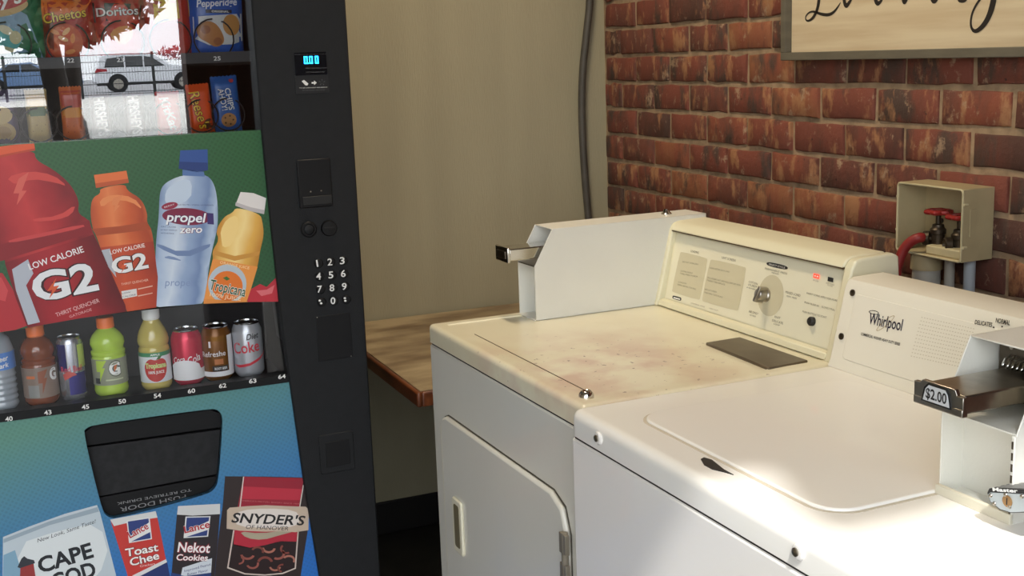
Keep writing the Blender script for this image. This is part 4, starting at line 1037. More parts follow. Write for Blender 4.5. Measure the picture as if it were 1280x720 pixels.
# console: profile swept along x, with end caps and inset face
prof = [(-.502, DT-.002), (-.497, .926), (-.458, 1.082), (-.450, 1.094), (-.436, 1.098), (-.366, 1.100), (-.352, 1.094), (-.34, DT-.002)]
def sweep(x0, x1, pr): return MB().prism([Vector((x0, y, z)) for y, z in pr], (x1-x0, 0, 0))
def fixn(mb):
    bm = bmesh.new(); me = bpy.data.meshes.new('x'); me.from_pydata(mb.v, [], mb.f); bm.from_mesh(me); bmesh.ops.recalc_face_normals(bm, faces=bm.faces)
    mb.v = [tuple(v.co) for v in bm.verts]; mb.f = [[v.index for v in f.verts] for f in bm.faces]; bm.free(); bpy.data.meshes.remove(me); return mb
CX0, CX1 = 1.190, 1.800
M_CONS = mat('cream_console', (226, 220, 190), .35, var=.02, scale=4)
M_CONT = mat('console_top_cream', (214, 204, 176), .4)
back = [(-.486, DT-.002), (-.481, .926), (-.446, 1.082), (-.440, 1.096), (-.366, 1.098), (-.352, 1.092), (-.34, DT-.002)]
fixn(sweep(CX0+.012, CX1-.010, back)).build('console_body', M_CONS, DR, bevel=.002)
fixn(sweep(CX0, CX0+.014, prof)).build('console_end_cap', M_CONS, DR, bevel=.004, seg=3); fixn(sweep(CX1-.022, CX1, prof)).build('console_end_cap', M_CONS, DR, bevel=.005, seg=3)
fixn(sweep(CX0+.014, CX1-.022, [(-.462, 1.080), (-.452, 1.094), (-.440, 1.099), (-.366, 1.1005), (-.366, 1.094), (-.440, 1.080)])).build('console_top_lip', M_CONS, DR, bevel=.003)
MB().box(CX0+.014, CX1-.022, -.4590, -.444, 1.0775, 1.0802).build('console_lip_shade', mat('seam_and_shade_brown', (84, 66, 44), .6), DR, smooth=False)  # brown strip painted as the shade under the top lip
fixn(sweep(CX0+.014, CX1-.022, [(-.498, DT), (-.495, .928), (-.480, .930), (-.482, DT)])).build('console_bottom_lip', M_CONS, DR, bevel=.002)
_a = Vector((0, -.4860-.0004, DT)); _b = Vector((0, -.446-.0004, 1.082)); _a = Vector((0, -.4815, .926))
_v = (_b-_a).normalized(); _n = Vector((1, 0, 0)).cross(_v).normalized()
if _n.y > 0: _n = -_n
CPL = (_a, _n)
CFACE = MB().poly([Vector((CX0+.020, 0, 0))+_a+_v*.006+_n*.0004, Vector((CX1-.030, 0, 0))+_a+_v*.006+_n*.0004, Vector((CX1-.030, 0, 0))+_a+_v*.150+_n*.0004, Vector((CX0+.020, 0, 0))+_a+_v*.150+_n*.0004]).build('control_face', mat('control_face_cream', (230, 225, 200), .3), DR, smooth=False)
CL = (_a+_n*.0006, _n)
TAN = mat('tan_print', (206, 198, 168), .4)
def cdec(name, M, pts, lift=.0003, sm=0): return decal(name, pts, M, CL, CFACE, DR, lift, sm)
def ctext(body, a, b, h, M=M_GREYINK, lift=.0008, **k): return text_on('panel_lettering', body, M, CL, a, b, h, CFACE, DR, lift, **k)
def r4(q, k=.05):      # quad with clipped corners
    o = []
    for i in range(4):
        a, b, c = q[i-1], q[i], q[(i+1) % 4]
        o += [(b[0]+(a[0]-b[0])*k, b[1]+(a[1]-b[1])*k), (b[0]+(c[0]-b[0])*k, b[1]+(c[1]-b[1])*k)]
    return smoothpoly(o, 1)
cdec('instruction_panel', TAN, r4([(850.5, 314), (885, 323), (875, 375.5), (839.5, 365)])); cdec('instruction_panel', TAN, r4([(888, 323.5), (933.5, 334), (923, 389.5), (877, 376.5)]))
ctext('LOADING', (863.5, 315), (873.5, 317.4), .005); ctext('LINT SCREEN', (902.5, 323.2), (919.5, 327.2), .005)
ins = mat('instruction_ink', (140, 134, 112), .6)
for a, b, t in (((853.5, 328), (873, 331.4), 'DO NOT OVERLOAD'), ((851, 339.3), (866, 342.4), 'CLOTHES SHOULD'), ((850, 342.6), (872, 346.8), 'TUMBLE FREELY IN DRUM'), ((848, 353.4), (858.5, 355.6), 'CLOSE DOOR'), ((847.5, 356.6), (870, 362.4), 'FIRMLY BEFORE STARTING'), ((887.5, 335.6), (912, 340.8), 'CLEAN BEFORE EACH LOAD'), ((885, 347.8), (926, 357.8), 'PULL SCREEN OUT AND ROLL LINT OFF WITH'), ((884, 351.2), (906.5, 356.8), 'FINGERS THEN REPLACE'), ((881.5, 362.4), (896, 366), 'REPLACE SCREEN'), ((881, 366.4), (903.5, 372.6), 'PUSH FIRMLY INTO PLACE')):
    ctext(t, a, b, .0032, ins)
cdec('maker_badge', M_BLINE, r4([(841, 369), (852, 372), (851.4, 376.4), (840.4, 373.2)], .15)); cdec('maker_badge_inlay', M_WHITE, [(842.4, 371.2), (850.6, 373.4), (850.2, 375), (842, 372.8)], .0006)
ctext('COMMERCIAL DRYER', (864, 379.5), (881, 384.6), .0028, ins); ctext('HEAVY DUTY', (887, 386), (898, 389.4), .0028, ins)
cdec('cycle_badge', M_BLINE, r4([(958.6, 326.6), (985, 332.6), (984.6, 338), (958.2, 332)], .22)); ctext('SELECT CYCLE', (961.5, 331.3), (981.8, 336), .0036, M_WHITE, .0012)
ctext('PERMANENT PRESS', (956.5, 336.6), (984, 343.4), .0038); ctext('MEDIUM', (965, 341.6), (973.5, 343.8), .0028)
ctext('COTTON', (936, 353.3), (947, 356.2), .0040); ctext('STURDY', (935.5, 357), (946.5, 360), .0040); ctext('HIGH', (934, 360), (946, 363.2), .0026)
ctext('MIXED LOAD', (982, 366.4), (1000.5, 371), .0046); ctext('PERM. PRESS', (983.5, 371), (996, 374.2), .0030)
ctext('AIR ONLY', (936, 390.4), (948, 393.8), .0046); ctext('NO HEAT', (937.5, 394.6), (945, 396.8), .0030)
ctext('KNIT', (968.5, 397.2), (975.5, 399.2), .0044); ctext('DELICATE', (965.5, 401.6), (979, 405.6), .0044); ctext('LOW', (967.5, 405.6), (975, 407.8), .0030)
cdec('knob_dial', TAN, ell(963.5, 369.5, 16, 26, 6))
p = un(958, 369, CL, DR)
MB().lathe([(.0135, 0), (.0135, .004), (.0115, .006), (.0115, .020), (.0100, .022), (0, .022)], p, 24, _n).build('selector_knob', M_STEEL, DR)
MB().add(*(lambda b: (b.v, b.f))(MB().box(-.0035, .0035, -.026, -.004, -.016, .016))).build('knob_grip', M_STEEL, None, bevel=.001)
kg = bpy.data.objects['knob_grip']; kg.parent = DR.o; kg.matrix_parent_inverse = Matrix.Translation(-DR.loc); kg.matrix_basis = Matrix.Translation(p) @ Matrix.Rotation(R(18), 4, 'Y') @ Matrix.Rotation(R(-13), 4, 'X')
LREDM = mat('lit_red_lamp', (255, 70, 50), .3, emit=1.2)
lr = cdec('indicator_lamp', LREDM, [(1017.6, 341.8), (1024.8, 343.6), (1024.2, 348.8), (1017, 347)], .0012); lr['label'] = 'lit red indicator lamp'
cdec('lamp_symbol', M_WHITE, ell(1019.6, 345, 1.0, 1.0, 0, 8), .0016); cdec('lamp_symbol', M_WHITE, ell(1022.6, 345.8, 1.0, 1.0, 0, 8), .0016)
cdec('indicator_lamp', M_BLINE, [(1035.6, 346), (1042.6, 347.8), (1042, 353), (1035, 351.2)], .0012)['label'] = 'unlit black indicator lamp'
ctext('IN USE', (1016.6, 351), (1023.4, 352.8), .0026, ins); ctext('ADD COINS', (1032.6, 354.4), (1043, 357.2), .0026, ins); ctext('TO DRY', (1034, 357), (1041.4, 359), .0024, ins)
ctext('INSERT COINS, APPLY FOR MORE', (1008.6, 367.4), (1046.8, 377), .0034, M_GREYINK); ctext('PUSH SLIDE IN', (1006, 379), (1023.6, 383.6), .0034); ctext('SLOWLY PULL', (1027.4, 384.4), (1044, 388.8), .0034); ctext('PUSH BUTTON TO START', (1003.4, 390.4), (1033.6, 398.2), .0036)
p = un(1016, 401.8, CL, DR)
MB().lathe([(.0085, 0), (.0085, .006), (.0065, .0085), (0, .009)], p, 20, _n).build('start_button', M_BLINE, DR)
M_HINGE = mat('hinge_grey', (132, 124, 110), .45, .3)
# door with handle and hinge
yd = dyf
def fp(px, py): q = un(px, py, PY(yd), DR); return q.x, q.z
dl, dr_, dtop = 1.166, 1.752, .738
P = [(dl, .12), (dr_, .12)] + [(dr_, dtop-.06)] + [(dr_-.018, dtop-.018), (dr_-.06, dtop)] + [(dl+.03, dtop), (dl+.009, dtop-.009), (dl, dtop-.03)]
cx_ = sum(p_[0] for p_ in P)/len(P)
P2 = []
for i, p_ in enumerate(P): P2.append(p_)
DOOR = MB().prism([Vector((x, yd-.010, z)) for x, z in P2], (0, .012, 0)).build('door', M_CREAMF, DR, bevel=.006, seg=3)
MB().prism([Vector((x, yd-.0012, z)) for x, z in [(dl-.002, .118), (dr_+.002, .118), (dr_+.002, dtop-.059), (dr_-.016, dtop-.015), (dr_-.059, dtop+.002), (dl+.029, dtop+.002), (dl+.007, dtop-.007), (dl-.002, dtop-.029)]], (0, .002, 0)).build('door_gap', mat('gap_dark', (86, 80, 68), .7), DR, smooth=False)
MB().box(dl-.0075, dl-.0025, yd-.007, yd+.001, .12, dtop-.030).build('lit_edge_bead', M_CREAM, DR, bevel=.002)  # added strip standing in for the lit groove wall left of the door
hy = yd-.010
A = un(567, 612, PY(hy), DR); B = un(582, 697, PY(hy), DR)
hx0, hx1, hz0, hz1 = A.x, B.x, B.z, A.z-.012
MB().prism([Vector((x, hy-.006, z)) for x, z in rrect(hx0, hx1, hz0, hz1, .008)], (0, .007, 0)).build('handle_bezel', M_CREAM, DOOR, bevel=.003)
MB().prism([Vector((x, hy-.0068, z)) for x, z in rrect(hx0+.012, hx1-.012, hz0+.014, hz1-.012, .006)], (0, .003, 0)).build('handle_recess_shade', mat('recess_shade_olive', (104, 96, 70), .6), DOOR, smooth=False)  # flat olive plate, painted dark for the shade inside the handle
A = un(703, 660, PY(yd), DR); B = un(708, 716, PY(yd), DR); hz = (A.z+B.z)/2
MB().cyl((1.752, yd-.013, hz-.045), (1.752, yd-.013, hz+.045), .006, n=12).build('hinge', M_HINGE, DR)
MB().box(1.740, 1.764, yd-.018, yd-.010, hz-.044, hz-.010).build('hinge_leaf', M_HINGE, DR, bevel=.001); MB().box(1.740, 1.764, yd-.018, yd-.010, hz+.008, hz+.044).build('hinge_leaf', M_HINGE, DR, bevel=.001)

# ------------------------------------------------------------------ coin boxes
def coinbox(fr, x0, x1, yf, yb, z0, zs, zt, ych, M, Mi):
    """sheet-metal coin box: closed sides and top, cut-back upper front, open lower front with inner plate"""
    t = .0022
    side = [(yf, z0), (yf, zs), (ych, zt), (yb, zt), (yb, z0)]
    for x in (x0, x1-t):
        fixn(MB().prism([Vector((x, y, z)) for y, z in side], (t, 0, 0))).build('side_plate', M, fr, bevel=.0006, seg=1)
    MB().box(x0, x1, ych, yb, zt-t, zt).build('top_plate', M, fr, bevel=.0008, seg=1)
    MB().box(x0, x1, yb-t, yb, z0, zt).build('back_plate', M, fr, smooth=False)
    MB().box(x0, x1, yf-.004, yb, z0, z0+t).build('base_plate', M, fr, bevel=.0006, seg=1)
    MB().box(x0+t, x1-t, yf+.0, ych+.10, zs-.002, zs).build('slide_shelf', Mi, fr, smooth=False)
    MB().box(x0+t, x1-t, yf+.036, yf+.039, z0+t, zs-.002).build('inner_plate', M, fr, smooth=False)
M_BOXW = mat('white_sheet_metal', (222, 220, 210), .4, var=.03, scale=6, bump=.1, bscale=200)
M_BOXC = mat('cream_sheet_metal', (216, 210, 190), .4, var=.03, scale=6)
DC = Frame('coin_box', (1.142, -.58, DT-.002), 'cream metal coin box with chrome slide on top of the dryer', 'coin box', rz=R(1.1))
coinbox(DC, 1.100, 1.186, -.790, -.362, DT-.002, 1.032, 1.108, -.746, M_BOXW, M_STEEL)
ls_ = MB().lathe([(.012, 0), (.012, .002), (.008, .006), (.006, .012), (.0, .013)], (1.145, -.44, 1.108), 16).build('top_lock', M_CHROME, DC)
# slide: body, front plate, pushed-out tongue
def slide(fr, xc, w_, y0, y1, z0, hgt, M, Mf):
    MB().box(xc-w_/2, xc+w_/2, y0, y1, z0, z0+hgt).build('coin_slide', M, fr, bevel=.0025)
    MB().box(xc-w_/2-.004, xc+w_/2+.004, y0-.006, y0+.001, z0-.003, z0+hgt+.004).build('slide_front_plate', Mf, fr, bevel=.002)
slide(DC, 1.146, .056, -.842, -.66, 1.046, .026, M_CHROME, M_CHROME)
MB().box(1.124, 1.168, -.850, -.847, 1.051, 1.067).build('price_tag_holder', M_DSTEEL, DC, bevel=.001)
MB().box(1.106, 1.180, -.708, -.690, 1.034, 1.104).build('mechanism_face', M_STEEL, DC, bevel=.002)

# ================================================================== washer
M_WASH = mat('white_enamel', (236, 232, 226), .26, var=.015, scale=3, coat=.3)
M_WASHT = mat('ivory_washer_top', (238, 235, 228), .30, var=.02, scale=3, coat=.35)
M_WCON = mat('ivory_console', (231, 226, 210), .4, var=.015, scale=5)
WA = Frame('washing_machine', (1.815, -1.012, 0), 'white top-loading washing machine at right with a closed lid', 'washer', rz=R(1.0))
wx0, wx1, wyf, wyb, WT = 1.815, 2.540, -1.012, -.345, .920
MB().box(wx0, wx1, wyf, wyb, .02, .8718).build('cabinet', M_WASH, WA, bevel=.0045, seg=3)
for x in (wx0+.05, wx1-.05):
    for y in (wyf+.05, wyb-.05): MB().cyl((x, y, 0), (x, y, .022), .018, n=12).build('levelling_foot', M_BLACK2, WA)
bm = bmesh.new(); bmesh.ops.create_cube(bm, size=1)
for v in bm.verts: v.co = Vector((wx0-.002+(v.co.x+.5)*(wx1-wx0+.006), wyf-.0005+(v.co.y+.5)*(wyb-wyf), .8765+(v.co.z+.5)*(WT-.8765)))
bmesh.ops.bevel(bm, geom=[e for e in bm.edges if max(e.verts[0].co.z, e.verts[1].co.z) > .9], offset=.017, segments=5, profile=.55, affect='EDGES')
me = bpy.data.meshes.new('top'); bm.to_mesh(me); bm.free(); link('top', me, M_WASHT, WA)
MB().box(wx0+.006, wx1-.006, wyf+.003, wyb, .868, .880).build('top_seam', mat('seam_dark', (40, 36, 32), .8), WA, smooth=False)
# lid in its groove
LP = rrect(1.908, 2.372, -.948, -.545, .045, 8)
LPo = rrect(1.903, 2.377, -.953, -.540, .05, 8)
MB().prism([Vector((x, y, WT+.0006)) for x, y in LPo], (0, 0, -.003)).build('lid_groove', mat('groove_tan', (196, 186, 168), .6), WA, smooth=False)
MB().prism([Vector((x, y, WT+.0042)) for x, y in LP], (0, 0, -.006)).build('lid', M_WASHT, WA, bevel=.0032, seg=3)
# finger notch at the lid's front edge, its shade painted as a flat patch
ny = [un(x, y, PZ(WT+.0012), WA) for x, y in ((876, 573.5), (880, 571.5), (890, 574.5), (905, 586.5), (917, 593.0), (905, 589.5), (890, 586), (880, 580.5))]
MB().prism([Vector((q.x, q.y, WT+.0012)) for q in ny][::-1], (0, 0, -.004)).build('finger_notch_shade', mat('notch_shade_black', (30, 29, 30), .5), WA, smooth=False)
for px, py in ((749, 547.5), (999, 689.5)):
    q = un(px, py, PY(wyf-.0005), WA)
    MB().lathe([(.0105, 0), (.0105, .002), (.0085, .004), (0, .0045)], q, 20, (0, -1, 0)).build('screw_washer', M_WASH, WA)
    MB().lathe([(.0055, .003), (.0055, .006), (.0035, .0075), (0, .0078)], q+Vector((-.001, 0, 0)), 14, (0, -1, 0)).build('screw', M_SCREW, WA)
# console
wprof = [(-.514, WT-.002), (-.507, .935), (-.476, 1.060), (-.469, 1.070), (-.458, 1.073), (-.396, 1.074), (-.37, 1.066), (-.352, WT-.002)]
fixn(sweep(wx0+.004, wx1-.004, wprof)).build('console', M_WCON, WA, bevel=.004, seg=3)
_a2 = Vector((0, -.507, .935)); _b2 = Vector((0, -.476, 1.060)); _v2 = (_b2-_a2).normalized(); _n2 = Vector((1, 0, 0)).cross(_v2).normalized()
if _n2.y > 0: _n2 = -_n2
WL = (_a2+_n2*.0002, _n2)
fr2 = lambda x, s_: Vector((x, 0, 0))+_a2+_v2*s_+_n2*.0012
WFACE = MB().prism([fr2(x, s_) for x, s_ in rrect(1.852, 2.51, .004, .118, .008)], -_n2*.002).build('console_face', mat('ivory_face', (233, 228, 212), .38), WA, bevel=.001)
WL2 = (_a2+_n2*.0014, _n2)
for px, py in ((1066, 366), (1052, 420.5)):
    q = un(px, py, WL, WA); MB().lathe([(.0058, -.001), (.0058, .002), (.003, .0034), (0, .0034)], q, 14, _n2).build('console_screw', M_DSTEEL, WA)
def wtext(body, a, b, h, M=M_BLINE, **k): return text_on('panel_lettering', body, M, WL2, a, b, h, WFACE, WA, .0006, **k)
navy = mat('navy_ink', (36, 32, 50), .5)
wtext('Whirlpool', (1085.5, 404.5), (1127, 413.5), .0195, navy, bold=.012)
oring = ell(1107, 404, 14.5, 3.2, -40, 32); iring = ell(1107, 404, 13.6, 2.6, -40, 32)
mb = MB(); oo = [un(*q, WL2, WA)+_n2*.0004 for q in oring]; ii = [un(*q, WL2, WA)+_n2*.0004 for q in iring]
mb.add(oo+ii, [[i, (i+1) % 32, 32+(i+1) % 32, 32+i] for i in range(32)]).build('logo_ring', mat('gold_ink', (170, 148, 100), .4), WFACE, smooth=False)
o1 = [un(*q, WL2, WA)+_n2*.0004 for q in ell(1092.5, 390.6, 6.4, 2.6, 10, 24)]; i1 = [un(*q, WL2, WA)+_n2*.0004 for q in ell(1092.5, 390.6, 5.4, 1.8, 10, 24)]
MB().add(o1+i1, [[i, (i+1) % 24, 24+(i+1) % 24, 24+i] for i in range(24)]).build('logo_oval', M_BLINE, WFACE, smooth=False)
wtext('COMMERCIAL WASHER HEAVY DUTY SERIES', (1076.2, 418.8), (1125, 432.2), .0046, bold=.02)
wtext('DELICATES', (1218.6, 405), (1240, 408.8), .0066, bold=.02); wtext('NORMAL', (1244.6, 403), (1262.5, 406.6), .0070, bold=.02)
for x, y in ((1242.4, 409.3), (1253, 408.3)):
    decal('dial_dot', ell(x, y, 1.1, 1.1, 0, 10), M_BLINE, WL2, WFACE, WA, .0006)
faint = mat('faint_dots', (206, 198, 176), .5)
mb = MB()
for r_ in range(12):
    for c_ in range(20):
        x = 1152+c_*3.4-r_*1.2; y = 396+c_*.75+r_*4.4
        q = [un(*z_, WL2, WA)+_n2*.0004 for z_ in ((x, y), (x+1.6, y+.35), (x+1.5, y+1.5), (x-.1, y+1.15))]
        mb.poly(q[::-1])
mb.build('dot_pattern', faint, WFACE, smooth=False)['kind'] = 'stuff'

# washer coin box, its slide and the padlock
WC = Frame('coin_box', (2.425, -.57, WT), 'white metal coin box with two dollar price tag on top of the washer', 'coin box', rz=R(1.0))
coinbox(WC, 2.364, 2.482, -.772, -.518, WT, 1.028, 1.116, -.730, M_BOXW, M_BOXW)
MB().box(2.372, 2.474, -.690, -.686, 1.034, 1.108).build('mechanism_face', M_DSTEEL, WC, bevel=.004)
MB().box(2.388, 2.458, -.828, -.62, 1.054, 1.076).build('coin_slide', M_STEEL, WC, bevel=.002)
MB().box(2.384, 2.462, -.836, -.827, 1.052, 1.062).build('slide_front_plate', M_STEEL, WC, bevel=.0015)
MB().prism([Vector((x, -.835, z)) for x, z in ((2.384, 1.060), (2.462, 1.060), (2.462, 1.076), (2.452, 1.076), (2.449, 1.083), (2.397, 1.083), (2.394, 1.079), (2.384, 1.079))], (0, .006, 0)).build('slide_front_flange', M_STEEL, WC, bevel=.001)
MB().prism([Vector((x, -.8365, z)) for x, z in ((2.398, 1.058), (2.446, 1.058), (2.443, 1.075), (2.438, 1.081), (2.408, 1.081), (2.402, 1.075))], (0, .0015, 0)).build('price_tag', mat('tag_black', (26, 26, 26), .4), WC, smooth=False)
MB().prism([Vector((x, -.8370, z)) for x, z in ((2.401, 1.060), (2.443, 1.060), (2.440, 1.074), (2.436, 1.079), (2.410, 1.079), (2.405, 1.074))], (0, .0008, 0)).build('price_tag_paper', mat('tag_paper', (196, 198, 200), .5), WC, smooth=False)
P, fs = text_uv('$2.00', .033, .0125, .02, 0, True)
MB().add([(2.4225+x, -.8374, 1.0635+y) for x, y in P], fs).build('price_lettering', M_BLINE, WC, smooth=False)
for k in range(9):
    x = 2.394+.0072*k
    MB().tube([(x, -.688, 1.093), (x, -.702, 1.088), (x, -.706, 1.082), (x, -.694, 1.078), (x, -.706, 1.072)], .0016, 6).build('coin_prong', M_CHROME, WC)
for x in (2.392, 2.424):
    MB().lathe([(.003, 0), (.003, .001), (0, .0015)], (x, -.690, 1.101), 10, (0, -1, 0)).build('face_rivet', M_STEEL, WC)
MB().box(2.4770, 2.4825, -.7755, -.7715, .923, 1.026).build('hasp_strip', M_BOXW, WC, bevel=.001)
for k in range(7): MB().box(2.4785, 2.4808, -.7762, -.7752, .930+.0135*k, .939+.0135*k).build('hasp_slot', M_DSTEEL, WC)
MB().box(2.364, 2.4825, -.778, -.7722, WT, WT+.013).build('front_lip', M_BOXC, WC, bevel=.001)
# padlock
LK = Frame('padlock', (2.495, -.79, WT), 'laminated steel padlock with black bumper hanging on the washer coin box', 'padlock', rz=R(1.0))
def lk(px, py, y=-.800): q = un(px, py, PY(y), LK); return q
face = [(1233.5, 616), (1237, 627), (1249, 637.5), (1262, 641.5), (1298, 640), (1310, 630), (1312, 617), (1305, 613), (1236, 610.5)]
F_ = [lk(*q) for q in face]
body_ = [(1243, 601), (1239, 610), (1237, 620), (1240, 628), (1250, 636), (1262, 640), (1297, 638.5), (1306, 630), (1308, 616), (1304, 604)]
M_LOCKB = mat('lock_grey_steel', (140, 140, 138), .5, .4, var=.1, scale=60)
# laminated body reaches back from the face
BD = [lk(*q) for q in face]
ctr = sum(BD, Vector())/len(BD)
for k in range(9):
    y0 = -.796+k*.0045; s_ = 1.0 if k % 2 else .97
    pp = [Vector((ctr.x+(q.x-ctr.x)*s_, y0, ctr.z+(q.z-ctr.z)*s_)) for q in BD]
    fixn(MB().prism(pp, (0, .0043, 0))).build('steel_plate', M_LOCKB, LK, bevel=.0005, seg=1)
fixn(MB().prism(F_, (0, .007, 0))).build('bumper', mat('bumper_black', (34, 34, 36), .5), LK, bevel=.001)
ctr2 = lk(1272, 628)
P_ = [lk(*q, -.8012) for q in ((1234.5, 618), (1238, 627), (1250, 636.5), (1263, 640.4), (1297, 639), (1308, 630), (1310, 620.5), (1303, 619), (1238, 615.5))]
fixn(MB().prism(P_, (0, .002, 0))).build('face_plate', mat('pale_steel_face', (186, 196, 202), .35, .6), LK, bevel=.0004, seg=1)
for x, y in ((1238.3, 619.5), (1257, 618.5), (1277.5, 620.5), (1243, 629.5), (1262, 633.5), (1290, 633)):
    q = lk(x, y, -.8012); MB().lathe([(.0026, 0), (.0020, .0014), (0, .0018)], q, 10, (0, -1, 0)).build('rivet', M_STEEL, LK)
q = lk(1259.5, 626.5, -.8012)
MB().lathe([(.0068, 0), (.0068, .001), (.0055, .0012), (0, .0012)], q, 18, (0, -1, 0)).build('key_cylinder', mat('brass', (166, 132, 92), .35, .8), LK)
MB().box(q.x-.0006, q.x+.0006, q.y-.0016, q.y-.001, q.z-.004, q.z+.004).build('keyway', M_BLINE, LK)
text_on('bumper_lettering', 'Master', M_WHITE, PY(-.8002), (1241.5, 613.6), (1273, 615.8), .0042, LK, LK, .0006, bold=.03)
s0 = lk(1250, 604, -.775); s1_ = lk(1284, 604, -.775)
zc = ctr.z
MB().tube([(ctr.x-.018, -.762, zc), (ctr.x-.018, -.742, zc), (ctr.x-.013, -.731, zc), (ctr.x, -.727, zc), (ctr.x+.013, -.731, zc), (ctr.x+.018, -.742, zc), (ctr.x+.018, -.762, zc)], .0036, 10).build('shackle', M_CHROME, LK)

# ================================================================== table against the beige wall
TB = Frame('wall_table', (.42, -.50, 0), 'worn brown laminate table with rounded wooden edge between vending machine and dryer', 'table')
M_LAM = mat('worn_marbled_laminate', (184, 164, 128), .4, rgb2=(122, 100, 74), scale=4.5, stretch=(2.6, 1, 1))
M_EDGE = mat('stained_wood_edge', (122, 66, 34), .4, rgb2=(84, 42, 22), scale=14, stretch=(.5, 3, 3))
tz = .691; tx1 = .840; ty0 = -.950; ty1 = -.03
MB().box(.014, tx1-.012, ty0+.012, ty1, tz-.034, tz).build('table_top', M_LAM, TB, smooth=False)
MB().box(.014, tx1, ty0, ty0+.013, tz-.038, tz-.0005).build('wooden_edge', M_EDGE, TB, bevel=.005, seg=3)
MB().box(tx1-.013, tx1, ty0+.012, ty1, tz-.038, tz-.0005).build('wooden_edge', M_EDGE, TB, bevel=.005, seg=3)
for x, y in ((.06, ty1-.36), (tx1-.07, ty1-.36), (.06, ty1-.06), (tx1-.07, ty1-.06)):
    MB().box(x-.02, x+.02, y-.02, y+.02, 0, tz-.034).build('leg', mat('dark_leg', (42, 34, 28), .6), TB, bevel=.003)

# ================================================================== conduit in the corner
pts = [(.024, -.035, 2.93), (.024, -.038, 2.3), (.024, -.043, 1.8), (.024, -.051, 1.63), (.024, -.066, 1.53), (.024, -.082, 1.43), (.024, -.0895, 1.33), (.024, -.090, 1.22), (.024, -.086, 1.10), (.024, -.078, .98), (.024, -.070, .86), (.024, -.065, .72)]
# smooth the run
def smooth_line(p, it=2):
    for _ in range(it):
        o = [p[0]]
        for i in range(len(p)-1):
            a, b = Vector(p[i]), Vector(p[i+1]); o += [tuple(a*.75+b*.25), tuple(a*.25+b*.75)]
        o.append(p[-1]); p = o
    return p
cdo = MB().tube(smooth_line(pts), .0115, 12).build('electrical_conduit', mat('grey_conduit', (78, 74, 66), .55, var=.15, scale=20), None)
pset(cdo, 'dark grey bowed conduit running down the wall corner', 'conduit')

# ================================================================== sign on the brick wall
SG = Frame('wall_sign', (1.39, -.018, 1.42), 'framed wooden sign with black script lettering on the brick wall', 'sign')
sx0, sx1, sz0, sz1 = 1.000, 1.786, 1.434, 1.80
M_FRM = mat('grey_wood_frame', (104, 98, 84), .6, var=.12, scale=14, stretch=(1, 1, 4))
M_BRD = mat('pale_wood_board', (216, 200, 168), .6, rgb2=(202, 182, 148), scale=5, stretch=(.6, 1, 9))
MB().box(sx0+.02, sx1-.02, -.016, -.006, sz0+.01, sz1-.01).build('board', M_BRD, SG, smooth=False)
fy0, fy1 = -.034, -.004; fw = .019
MB().box(sx0, sx1, fy0, fy1, sz0, sz0+fw).build('frame_rail', M_FRM, SG, bevel=.0015); MB().box(sx0, sx1, fy0, fy1, sz1-fw, sz1).build('frame_rail', M_FRM, SG, bevel=.0015)
MB().box(sx0, sx0+fw, fy0, fy1, sz0+fw, sz1-fw).build('frame_stile', M_FRM, SG, bevel=.0015); MB().box(sx1-fw, sx1, fy0, fy1, sz0+fw, sz1-fw).build('frame_stile', M_FRM, SG, bevel=.0015)
SP = PY(-.0162)
def stroke(pts, wd, it=3):
    """brush stroke as a flat ribbon of varying width on the board; pts are photo pixels"""
    p = [tuple((*q, wd[i])) for i, q in enumerate(pts)]
    for _ in range(it):
        o = [p[0]]
        for i in range(len(p)-1):
            a, b = p[i], p[i+1]
            o += [tuple(a[k]*.75+b[k]*.25 for k in range(3)), tuple(a[k]*.25+b[k]*.75 for k in range(3))]
        o.append(p[-1]); p = o
    P = [un(q[0], q[1], SP)+Vector((0, -.0006, 0)) for q in p]; n_ = len(P); L_ = []; R__ = []
    for i in range(n_):
        d = (P[min(i+1, n_-1)]-P[max(i-1, 0)]).normalized(); s_ = Vector((d.z, 0, -d.x))
        hw = p[i][2]/1497*2.5/2
        L_.append(P[i]+s_*hw); R__.append(P[i]-s_*hw)
    vs = L_+R__
    fs = [[i, n_+i, n_+i+1, i+1] for i in range(n_-1)]
    return MB().add(vs, fs).build('script_letter_stroke', mat('script_black', (38, 32, 28), .6), SG, smooth=False)
# capital L: tall stem, small loop at the foot, sweep to the right
stroke([(1052, -62), (1040, -84), (1030, -60), (1026, -30), (1024, 0), (1022, 12), (1017, 22), (1011, 26.5), (1007, 25), (1007.5, 19.5), (1012, 15), (1018, 14.2), (1026, 17.6), (1036, 19), (1043, 15), (1048, 8), (1051, 3)], [1.5, 3, 4, 5.5, 6.5, 6, 4.5, 3, 2.2, 2.2, 2.4, 3, 4, 4.5, 4, 2.6, 1.2])
# a
stroke([(1080, -36), (1068, -42), (1058, -28), (1054, -8), (1057, 10), (1064, 0), (1072, -16), (1078, -30)], [2, 3, 4, 5, 7, 4, 2.5, 2])
stroke([(1083, -40), (1080, -22), (1078, -8), (1084, -2), (1092, -16)], [4, 6, 6, 3, 1.5])
# u
stroke([(1096, -38), (1094, -18), (1094, -2), (1097, 6), (1103, 0), (1110, -18), (1114, -36)], [4, 5.5, 6.5, 6, 3, 2, 2])
stroke([(1116, -36), (1113, -18), (1114, -6), (1120, -4), (1124, -14)], [4, 6, 5, 3, 1.5])
# n
stroke([(1132, -38), (1130, -20), (1129, -2), (1131, 4), (1136, -6), (1144, -28), (1150, -36), (1153, -26), (1151, -8), (1155, -2), (1160, -12)], [4, 5.5, 6.5, 6.5, 3, 2, 3, 5, 5.5, 3, 1.5])
